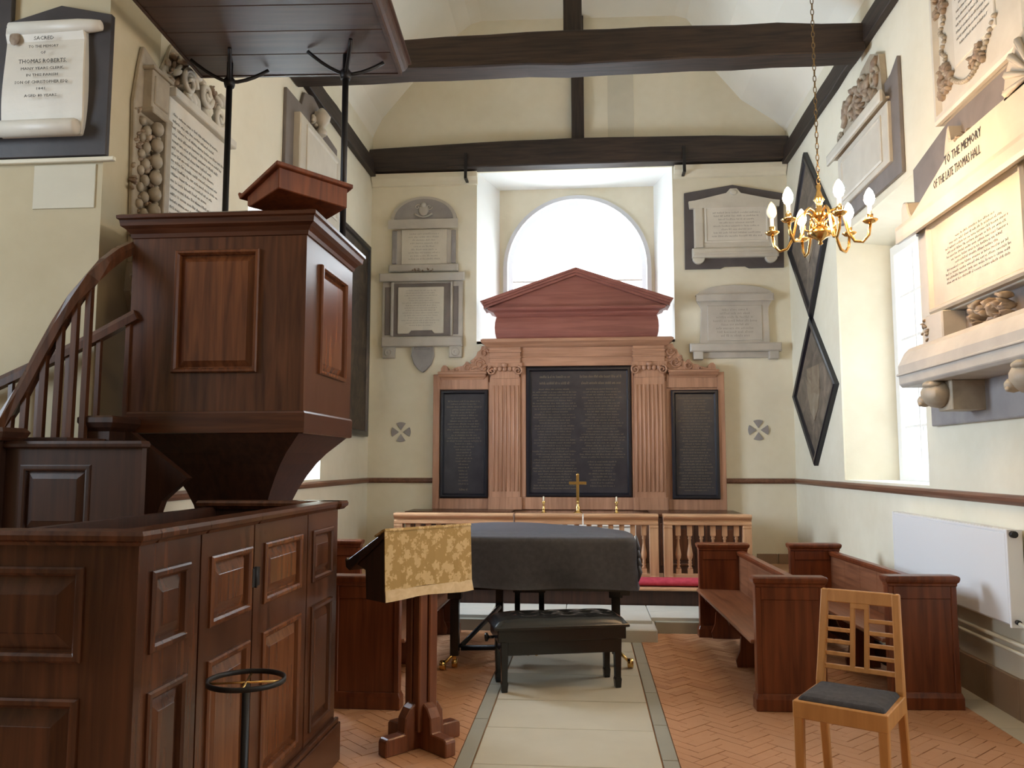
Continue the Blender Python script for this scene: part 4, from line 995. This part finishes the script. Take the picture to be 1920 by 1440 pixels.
for x0, x1 in ((-2.455, -2.42), (-1.685, -1.66)): b = MB(); slabbox(b, x0, x1, 3.10, 3.80, -.07, -.03); b.build('pilaster', MARBG, t, M=M)
b = MB(); slabbox(b, -2.57, -1.53, 2.965, 3.09, -.08, 0, ch=.012); b.build('base', MARBG, t, M=M)
for x in (-2.48, -1.62):
    b = MB(); slabbox(b, x-.08, x+.08, 2.825, 2.97, -.05, 0); b.lathe([(.055, -.05), (.055, -.06), (.035, -.065), (.03, -.055), (.012, -.07), (.002, -.072)], (x, 0, 2.895), 14, 'y'); b.build('rosette_block', MARBG, t, M=M)
b = MB(); b.prism([(-2.175, 2.965), (-2.185, 2.85), (-2.15, 2.74), (-2.09, 2.67), (-2.04, 2.635), (-1.99, 2.67), (-1.93, 2.74), (-1.895, 2.85), (-1.905, 2.965)], -.05, 0); b.box(-2.14, -1.94, -.06, -.04, 2.93, 2.96); b.build('shield', GREYM, t, .006, M=M)
# right, upper: white tablet on slate
t, M = mon('memorial_tablet', 1.87, 4.3, 'white tablet on a dark slate back on the end wall right of the window')
b = MB(); b.prism([(1.265, 3.90), (1.70, 3.90), (1.75, 3.925), (2.0, 3.925), (2.05, 3.90), (2.47, 3.90), (2.49, 4.84), (1.87, 4.965), (1.27, 4.875)], -.03, 0); b.build('slate_back', SLATE, t, .004, M=M)
b = MB(); b.prism([(1.33, 4.66), (1.32, 4.75), (1.40, 4.76), (1.78, 4.845), (1.83, 4.90), (1.91, 4.90), (1.96, 4.84), (2.35, 4.75), (2.43, 4.74), (2.42, 4.66)], -.085, -.025); b.blob((1.87, -.085, 4.85), (.05, .02, .04)); b.build('gabled_top', MARB, t, .006, M=M)
b = MB(); slabbox(b, 1.38, 2.40, 4.13, 4.70, -.06, -.025); b.build('backing', MARB, t, M=M)
b = MB(); b.rects(1.53, 2.27, 4.24, 4.66, [(.02, -.05), (.02, -.075), (.0, -.08), (-.01, -.07)]); b.build('slab', MARBW, t, M=M)
b = MB(); rows(b, 1.58, 2.22, 4.28, 4.62, 8, -.0712, .9); b.build('inscription', INKF, t, M=M, kind='stuff')
for x0, x1 in ((1.39, 1.49), (2.30, 2.39)): b = MB(); slabbox(b, x0, x1, 4.16, 4.68, -.08, -.05); b.build('pilaster', MARB, t, M=M)
b = MB(); slabbox(b, 1.35, 2.40, 4.03, 4.15, -.10, -.02, ch=.015); b.box(1.37, 2.38, -.11, -.03, 4.075, 4.095); b.build('ledge', MARB, t, .005, M=M)
for x in (1.43, 2.31): b = MB(); b.prism(arc(x, 4.03, .075, PI, 2*PI, 10), -.085, -.02); b.build('foot', MARB, t, .006, M=M)
# right, lower: pedimented grey-white tablet
t, M = mon('memorial_tablet', 1.86, 3.2, 'greyish tablet with low curved top on the end wall right of the reredos pediment')
b = MB(); b.prism([(1.38, 3.56)]+arc(1.86, 3.56, .46, PI, 0, 18, .13)+[(2.33, 3.56)], -.05, 0); b.build('curved_top', MARBG, t, .004, M=M)
b = MB(); b.rects(1.385, 2.325, 3.48, 3.57, [(-.03, 0), (-.03, -.05), (0, -.08), (0, -.09), (-.015, -.095)]); b.build('cornice', MARBG, t, M=M)
b = MB(); b.prism([(1.40, 3.49), (1.45, 3.40), (1.43, 2.95), (2.27, 2.95), (2.26, 3.40), (2.31, 3.49)], -.05, 0); b.build('body', MARBG, t, .004, M=M)
b = MB(); slabbox(b, 1.52, 2.18, 2.99, 3.43, -.06, -.04); b.build('slab', MARBG, t, M=M)
b = MB(); rows(b, 1.58, 2.12, 3.03, 3.40, 8, -.061, .9, lh=.6); b.build('inscription', INKF, t, M=M, kind='stuff')
b = MB(); slabbox(b, 1.30, 2.40, 2.855, 2.96, -.10, 0, ch=.015); b.build('ledge', MARBG, t, M=M)
b = MB(); slabbox(b, 1.36, 2.34, 2.78, 2.86, -.03, 0); b.build('apron', MARBG, t, M=M)
for x in (1.40, 2.31): b = MB(); slabbox(b, x-.06, x+.06, 2.76, 2.86, -.08, 0); b.build('foot', MARBG, t, .008, M=M)

# ------------------------------------------------------------------ hatchments on the right wall (local x = -Y)
for yc, zc, hw, hh, lb in ((9.33, 2.285, .85, .82, 'lower diamond-shaped heraldic panel in a black frame on the right wall'), (9.33, 4.05, .86, .95, 'upper diamond-shaped heraldic panel in a black frame, behind the chandelier')):
    t = thing('hatchment', (XR, yc, zc), lb, 'painting', -PI/2)
    def dia(s, y): return [(-hw*s, y, 0), (0, y, -hh*s), (hw*s, y, 0), (0, y, hh*s)]
    b = MB(); b.loft([dia(1, 0), dia(1, -.045), dia(.97, -.055), dia(.90, -.05), dia(.88, -.03), dia(.86, -.02)], True, False); b.build('frame', BOARDF, t)
    b = MB(); b.loft([dia(.87, -.005), dia(.87, -.022)]); b.build('canvas', HPAINT, t)
    b = MB(); s = .30
    b.prism([(-s*.8, s*.9), (s*.8, s*.9), (s*.8, 0), (s*.5, -s*.7), (0, -s*1.1), (-s*.5, -s*.7), (-s*.8, 0)], -.027, -.021); b.build('painted_shield', GILTP, t)
# ------------------------------------------------------------------ right wall monuments
def rmon(y, z, label): 
    t = thing('memorial_tablet', (XR-.0025, y, z), label, 'memorial', -PI/2); return t, T(y, 0, -z)     # design coords: x = -Y
t, M = rmon(7.4, 4.4, 'cream tablet with carved cresting on a brown back, right wall above the chandelier')
b = MB(); b.prism([(-8.15, 3.80), (-6.57, 3.78), (-6.57, 4.74), (-6.72, 4.66), (-8.0, 4.50), (-8.15, 4.45)], -.03, 0); b.build('brown_back', SLATEB, t, .004, M=M)
b = MB(); slabbox(b, -8.06, -6.74, 3.93, 4.44, -.06, -.02); b.build('slab', MARB, t, M=M)
b = MB(); b.rects(-7.92, -6.90, 4.0, 4.36, [(.02, -.055), (.02, -.07), (0, -.075), (-.01, -.066)]); b.build('slab_border', MARB, t, M=M)
b = MB(); b.rects(-8.22, -6.72, 4.43, 4.53, [(-.04, 0), (-.04, -.06), (0, -.10), (0, -.12), (-.02, -.125)]); b.build('cornice', MARB, t, M=M)
b = MB(); b.prism([(-8.08, 4.53), (-8.05, 4.62), (-7.9, 4.66), (-7.75, 4.80), (-7.55, 4.86), (-7.35, 4.98), (-7.1, 5.02), (-6.9, 4.92), (-6.85, 4.53)], -.05, 0)
for x, z, r in ((-7.95, 4.60, .06), (-7.6, 4.70, .09), (-7.3, 4.83, .09), (-7.0, 4.76, .09)): spiral(b, x, z, r, -.06, 1.4, .02)
b.build('cresting', MARBT, t, .004, M=M)
b = MB(); carve(b, -7.85, -6.95, 4.56, 4.90, 40, -.06, .045, 21); b.build('carved_foliage', CARVB, t, M=M, kind='stuff')
# the large flower-bordered tablet at the top right
t, M = rmon(5.2, 4.5, 'cream tablet bordered with carved flowers, at the top right corner of the photo')
b = MB(); b.prism([(-5.83, 3.84), (-4.6, 3.84), (-4.6, 5.15), (-5.83, 5.15)], -.05, 0); b.build('backing', MARB, t, .006, M=M)
b = MB(); slabbox(b, -5.52, -4.98, 4.12, 5.1, -.062, -.04); b.build('slab', MARBW, t, M=M)
b = MB(); rows(b, -5.47, -5.02, 4.22, 5.05, 18, -.0635, 1, lh=.42, wl=.011); b.build('inscription', INK, t, M=M, kind='stuff')
b = MB(); b.rects(-5.80, -4.65, 3.87, 5.12, [(.03, -.04), (.03, -.075), (.01, -.085), (-.02, -.085), (-.04, -.05)], False); b.build('border_moulding', MARB, t, M=M)
for (xa, xb, za, zb, n, sd, nm) in ((-5.76, -5.60, 4.55, 5.05, 34, 31, 0), (-5.74, -5.58, 4.0, 4.2, 26, 32, 0), (-4.92, -4.74, 4.35, 4.70, 40, 33, 0), (-5.30, -5.14, 3.97, 4.10, 16, 34, 0), (-4.88, -4.76, 4.72, 5.05, 16, 36, 0)):
    b = MB(); carve(b, xa, xb, za, zb, n, -.065, .035, sd); b.build('flower_swag', CARVB, t, M=M, kind='stuff')
b = MB()
for q in range(26): 
    u = q/25; b.blob((-5.70+.72*u, -.06, 4.18-.22*math.sin(PI*u)), (.022, .02, .016), None, 6, 4)
for q in range(16): b.blob((-5.68+.03*math.sin(q), -.06, 4.22+q*.022), (.016, .02, .014), None, 6, 4)
b.build('flower_chain', MARBT, t, M=M, kind='stuff')
b = MB(); b.prism([(-4.6, 3.86), (-4.38, 3.86), (-4.38, 5.15), (-4.6, 5.15)], -.02, 0); b.build('slate_back', GREYM, t, M=M)
# the great shelf monument
t, M = rmon(5.4, 2.5, 'very large cream pedimented monument on a stone shelf, right wall beside the window')
b = MB(); b.prism([(-6.36, 3.20), (-4.2, 3.20), (-4.2, 3.835), (-5.75, 3.835), (-6.36, 3.72)], -.03, 0); b.build('slate_back', SLATEB, t, .004, M=M)
b = MB(); slabbox(b, -6.10, -4.0, 2.50, 3.17, -.12, 0); b.build('tablet_block', MARBG, t, .008, M=M)
b = MB(); b.rects(-5.80, -4.62, 2.56, 3.10, [(.05, -.12), (.05, -.16), (.035, -.175), (.02, -.175), (.0, -.15)]); b.build('slab', MARBC, t, M=M)
b = MB(); rows(b, -5.62, -4.74, 2.66, 2.97, 11, -.1515, .9, lh=.55, wl=.013); b.build('inscription', INK, t, M=M, kind='stuff')
b = MB(); b.box(-4.50, -4.0, -.17, 0, 2.50, 3.17); b.build('end_pier', MARBC, t, .01, M=M)
b = MB(); b.rects(-6.20, -3.9, 3.10, 3.22, [(-.06, 0), (-.06, -.15), (-.02, -.18), (0, -.22), (0, -.24), (-.03, -.245)]); b.build('cornice', MARBC, t, M=M)
b = MB(); b.prism([(-6.05, 3.22), (-4.2, 3.22), (-4.2, 3.55), (-4.45, 3.52), (-5.25, 3.52), (-6.05, 3.24)], -.20, 0); b.build('pediment', MARBC, t, .008, M=M)
b = MB(); text_mesh(b, 'TO THE MEMORY', -5.17, 3.415, .058, -.2035, None, .50); text_mesh(b, 'OF THE LATE THOMAS HALL', -5.27, 3.315, .058, -.2035, None, .66)
b.build('pediment_lettering', INK, t, M=M, kind='stuff')
b = MB(); b.prism([(-6.18, 3.22), (-6.18, 3.36), (-6.14, 3.40), (-6.08, 3.38), (-6.05, 3.30), (-5.98, 3.22)], -.20, 0); b.build('corner_scroll', MARBC, t, .01, M=M)
b = MB(); b.prism(arc(-4.35, 3.50, .30, PI, 0, 16, .30), -.20, -.05)
for k in range(9): a = PI*k/8; b.tube([(-4.35+.06*math.cos(a), -.205, 3.52+.06*math.sin(a)), (-4.35+.25*math.cos(a), -.215, 3.52+.25*math.sin(a))], [.01, .022], 6)
b.build('shell_crest', MARBC, t, M=M)
b = MB(); b.prism([(-5.62, 3.54), (-5.60, 3.62), (-5.55, 3.74), (-5.52, 3.62), (-5.40, 3.60), (-5.30, 3.54)], -.12, -.02); b.build('torch_finial', MARBC, t, .01, M=M)
b = MB(); carve(b, -5.42, -5.22, 3.53, 3.60, 14, -.12, .03, 44); b.build('bronze_leaves', CARVB, t, M=M, kind='stuff')
b = MB(); slabbox(b, -5.95, -4.0, 2.27, 2.52, -.05, 0); b.build('recess_back', SLATEB, t, M=M)
b = MB(); b.box(-5.90, -5.58, -.20, 0, 2.27, 2.50); b.build('shelf_block', MARBG, t, .01, M=M)
for args in ((-5.90, -5.80, 2.30, 2.48, 10, -.205, .02, 46), (-5.20, -4.80, 2.32, 2.46, 34, -.16, .07, 47)): b = MB(); carve(b, *args); b.build('carved_acanthus', CARVB, t, M=M, kind='stuff')
b = MB(); b.box(-4.55, -4.0, -.20, 0, 2.27, 2.52); b.build('shelf_block', MARBC, t, .01, M=M)
b = MB(); b.prism([(-.32, 2.02), (-.34, 2.04), (-.345, 2.17), (-.335, 2.19), (-.30, 2.26), (-.26, 2.30), (0, 2.30), (0, 2.02)], -5.98, -3.9, 'x'); b.box(-5.99, -3.9, -.355, -.30, 2.10, 2.115); b.build('shelf', MARBG, t, .004, M=M)
b = MB(); slabbox(b, -6.22, -3.9, 1.76, 2.03, -.04, 0); b.build('lower_slab', GREYM, t, .004, M=M)
for x in (-5.55, -4.42):
    b = MB(); b.box(x-.05, x+.16, -.24, 0, 1.83, 2.02); b.blob((x-.0, -.26, 1.94), (.13, .10, .09), None, 10, 7); b.blob((x-.06, -.32, 1.90), (.05, .05, .04)); b.blob((x+.02, -.30, 2.0), (.09, .06, .03)); b.blob((x-.05, -.35, 1.88), (.022, .02, .016)); b.build('lion_corbel', MARBT, t, .02, M=M)

# ------------------------------------------------------------------ left wall monuments (local x = +Y)
def lmon(y, z, label, name='memorial_tablet', cat='memorial'):
    t = thing(name, (XL+.0025, y, z), label, cat, PI/2); return t, T(-y, 0, -z)
t, M = lmon(5.25, 3.4, 'tall inscribed white tablet with carved armorial top, left wall behind the pulpit')
b = MB(); b.prism([(4.66, 2.70), (5.90, 2.70), (5.90, 3.86), (5.55, 3.98), (5.45, 4.22), (5.05, 4.28), (4.92, 4.02), (4.70, 4.08), (4.66, 3.92), (4.62, 3.7)], -.03, 0); b.build('backing', MARBT, t, .006, M=M)
b = MB(); slabbox(b, 4.93, 5.80, 2.76, 3.86, -.09, -.02); b.build('slab', MARBW, t, M=M)
b = MB(); rows(b, 4.97, 5.76, 2.86, 3.78, 21, -.0915, 1.02, lh=.45, centre=False, wl=.0125); b.build('inscription', INK, t, M=M, kind='stuff')
b = MB(); b.box(4.71, 4.92, -.09, -.02, 3.68, 3.94); b.box(4.73, 4.90, -.10, -.02, 3.72, 3.90); b.box(4.69, 4.94, -.11, -.02, 3.65, 3.685); b.box(4.69, 4.94, -.11, -.02, 3.93, 3.955); b.build('pilaster_block', MARBT, t, .006, M=M)
b = MB(); b.box(4.86, 4.93, -.11, -.02, 2.70, 3.66); b.build('pilaster', MARBT, t, .006, M=M)
b = MB()
for k in range(9): z = 3.58-k*.105; b.blob((4.795, -.085, z), (.044, .04, .046), None, 9, 6); b.blob((4.835, -.06, z-.05), (.022, .03, .03), None, 7, 5); b.blob((4.735, -.05, z-.035), (.03, .03, .038), None, 7, 5); b.blob((4.70, -.04, z+.02), (.025, .025, .03), None, 7, 5)
b.build('fruit_garland', MARBT, t, M=M, kind='stuff')
b = MB(); carve(b, 4.63, 4.72, 2.75, 3.68, 46, -.03, .03, 51); carve(b, 4.74, 4.86, 2.75, 3.66, 40, -.05, .035, 53); b.build('side_foliage', CARVB, t, M=M, kind='stuff')
b = MB(); b.box(4.93, 5.86, -.13, -.02, 3.86, 3.92); b.build('cornice', MARB, t, .006, M=M)
b = MB(); carve(b, 5.0, 5.72, 3.93, 4.20, 30, -.07, .05, 52)
for x, z, r, s in ((5.15, 4.05, .10, 1), (5.40, 4.08, .09, -1), (5.62, 4.0, .08, -1)): spiral(b, x, z, r, -.10, 1.5, .022, s)
b.build('armorial_carving', MARB, t, M=M, kind='stuff')
b = MB(); carve(b, 4.95, 5.1, 4.0, 4.2, 14, -.05, .03, 54); carve(b, 5.55, 5.72, 4.08, 4.22, 10, -.06, .03, 55); b.build('mantling', CARVB, t, M=M, kind='stuff')
b = MB(); b.prism([(4.66, 2.70), (5.6, 2.70), (5.3, 2.5), (4.72, 2.38), (4.64, 2.52)], -.08, 0); carve(b, 4.62, 4.9, 2.42, 2.68, 14, -.08, .03, 56); b.build('apron', MARBT, t, .006, M=M)
t, M = lmon(7.85, 4.5, 'plain pale tablet on a grey slate back, left wall above the book rest')
b = MB(); b.prism([(7.12, 3.90), (8.68, 3.90), (8.68, 4.95), (8.25, 4.98), (8.15, 5.12), (7.85, 5.19), (7.6, 5.12), (7.52, 4.96), (7.12, 4.95)], -.03, 0); b.build('slate_back', SLATEB, t, .004, M=M)
b = MB(); slabbox(b, 7.32, 8.60, 4.0, 4.80, -.10, -.02, ch=.012); b.build('slab', MARB, t, M=M)
b = MB(); b.rects(7.50, 8.46, 4.10, 4.72, [(.02, -.095), (.02, -.11), (0, -.115), (-.015, -.102)]); b.build('slab_border', MARBW, t, M=M)
b = MB(); b.lathe([(.05, 4.80), (.06, 4.84), (.03, 4.88), (.08, 4.94), (.09, 5.0), (.05, 5.05), (.02, 5.08)], (7.9, -.105, 0), 10); carve(b, 7.75, 8.1, 4.82, 5.02, 16, -.05, .03, 61); b.build('carved_urn', MARB, t, M=M)
b = MB(); b.box(7.3, 8.62, -.13, 0, 3.92, 4.0); b.build('ledge', MARB, t, .006, M=M)
t, M = lmon(9.45, 3.0, 'tall dark painted board in a black frame on the left wall beside the end corner', 'painted_board', 'painting')
b = MB(); b.rects(8.85, 10.10, 1.82, 4.23, [(0, 0), (0, -.05), (-.015, -.06), (-.06, -.06), (-.075, -.035)], False); b.build('frame', BOARDF, t, M=M)
b = MB(); slabbox(b, 8.92, 10.03, 1.88, 4.17, -.034, 0); b.build('painted_panel', HPAINT2, t, M=M)

# scroll memorial on the wall facing the nave
t = thing('scroll_memorial', (-3.05, 4.3775, 3.7), 'white marble scroll memorial on black slate at the top left corner', 'memorial')
M = T(3.05, 0, -3.7)
b = MB(); b.prism([(-2.705, 3.245), (-2.705, 4.085), (-3.02, 4.155), (-3.325, 4.07), (-3.33, 4.6), (-3.8, 4.6), (-3.8, 3.245)], -.035, 0); b.build('slate_back', SLATED, t, .004, M=M)
R = []
for k in range(15):
    u = k/14; z = 3.36+.66*u; R.append([( -3.335-.006*math.sin(u*6), -.045-.02*math.sin(PI*u)-.02*(u > .9), z), (-2.845+.02*math.sin(PI*(u**.7)), -.055-.03*math.sin(PI*u)-.02*(u > .9), z), (-2.845+.02*math.sin(PI*(u**.7)), -.03, z), (-3.335, -.03, z)])
b = MB(); b.loft(R); b.build('sheet', MARBW, t, .006, M=M)
b = MB(); b.lathe([(.01, -3.42), (.046, -3.42), (.048, -3.0), (.047, -2.86), (.04, -2.845), (.012, -2.84)], (0, -.09, 3.395), 16, 'x'); b.build('lower_roll', MARBW, t, M=M)
b = MB(); b.lathe([(.01, -3.30), (.04, -3.30), (.042, -2.88), (.036, -2.80), (.030, -2.755), (.02, -2.75), (.004, -2.752)], (0, -.06, 4.005), 14, 'x'); b.build('upper_roll', MARBW, t, M=M)
b = MB()
for s, z, h, w in (('SACRED', 3.915, .022, .12), ('TO THE MEMORY', 3.868, .016, .18), ('OF', 3.83, .016, .03), ('THOMAS ROBERTS,', 3.776, .025, .29), ('MANY YEARS CLERK,', 3.737, .016, .26), ('IN THIS PARISH', 3.698, .016, .19), ('SON OF CHRISTOPHER ESQ.', 3.655, .018, .325), ('1841.', 3.617, .015, .06), ('AGED 80 YEARS.', 3.575, .016, .20)):
    text_mesh(b, s, -3.07, z, h, -.0985, None, w)
b.build('lettering', INK, t, M=M, kind='stuff')
b = MB(); b.blob((-3.265, -.075, 3.945), (.035, .006, .045)); b.build('rust_stain', CARVB, t, M=M, label='brown stain near the top left of the scroll')
b = MB(); b.box(-3.8, -2.66, -.03, 0, 3.215, 3.24); b.build('ledge', PLASTER, t, .004, M=M)
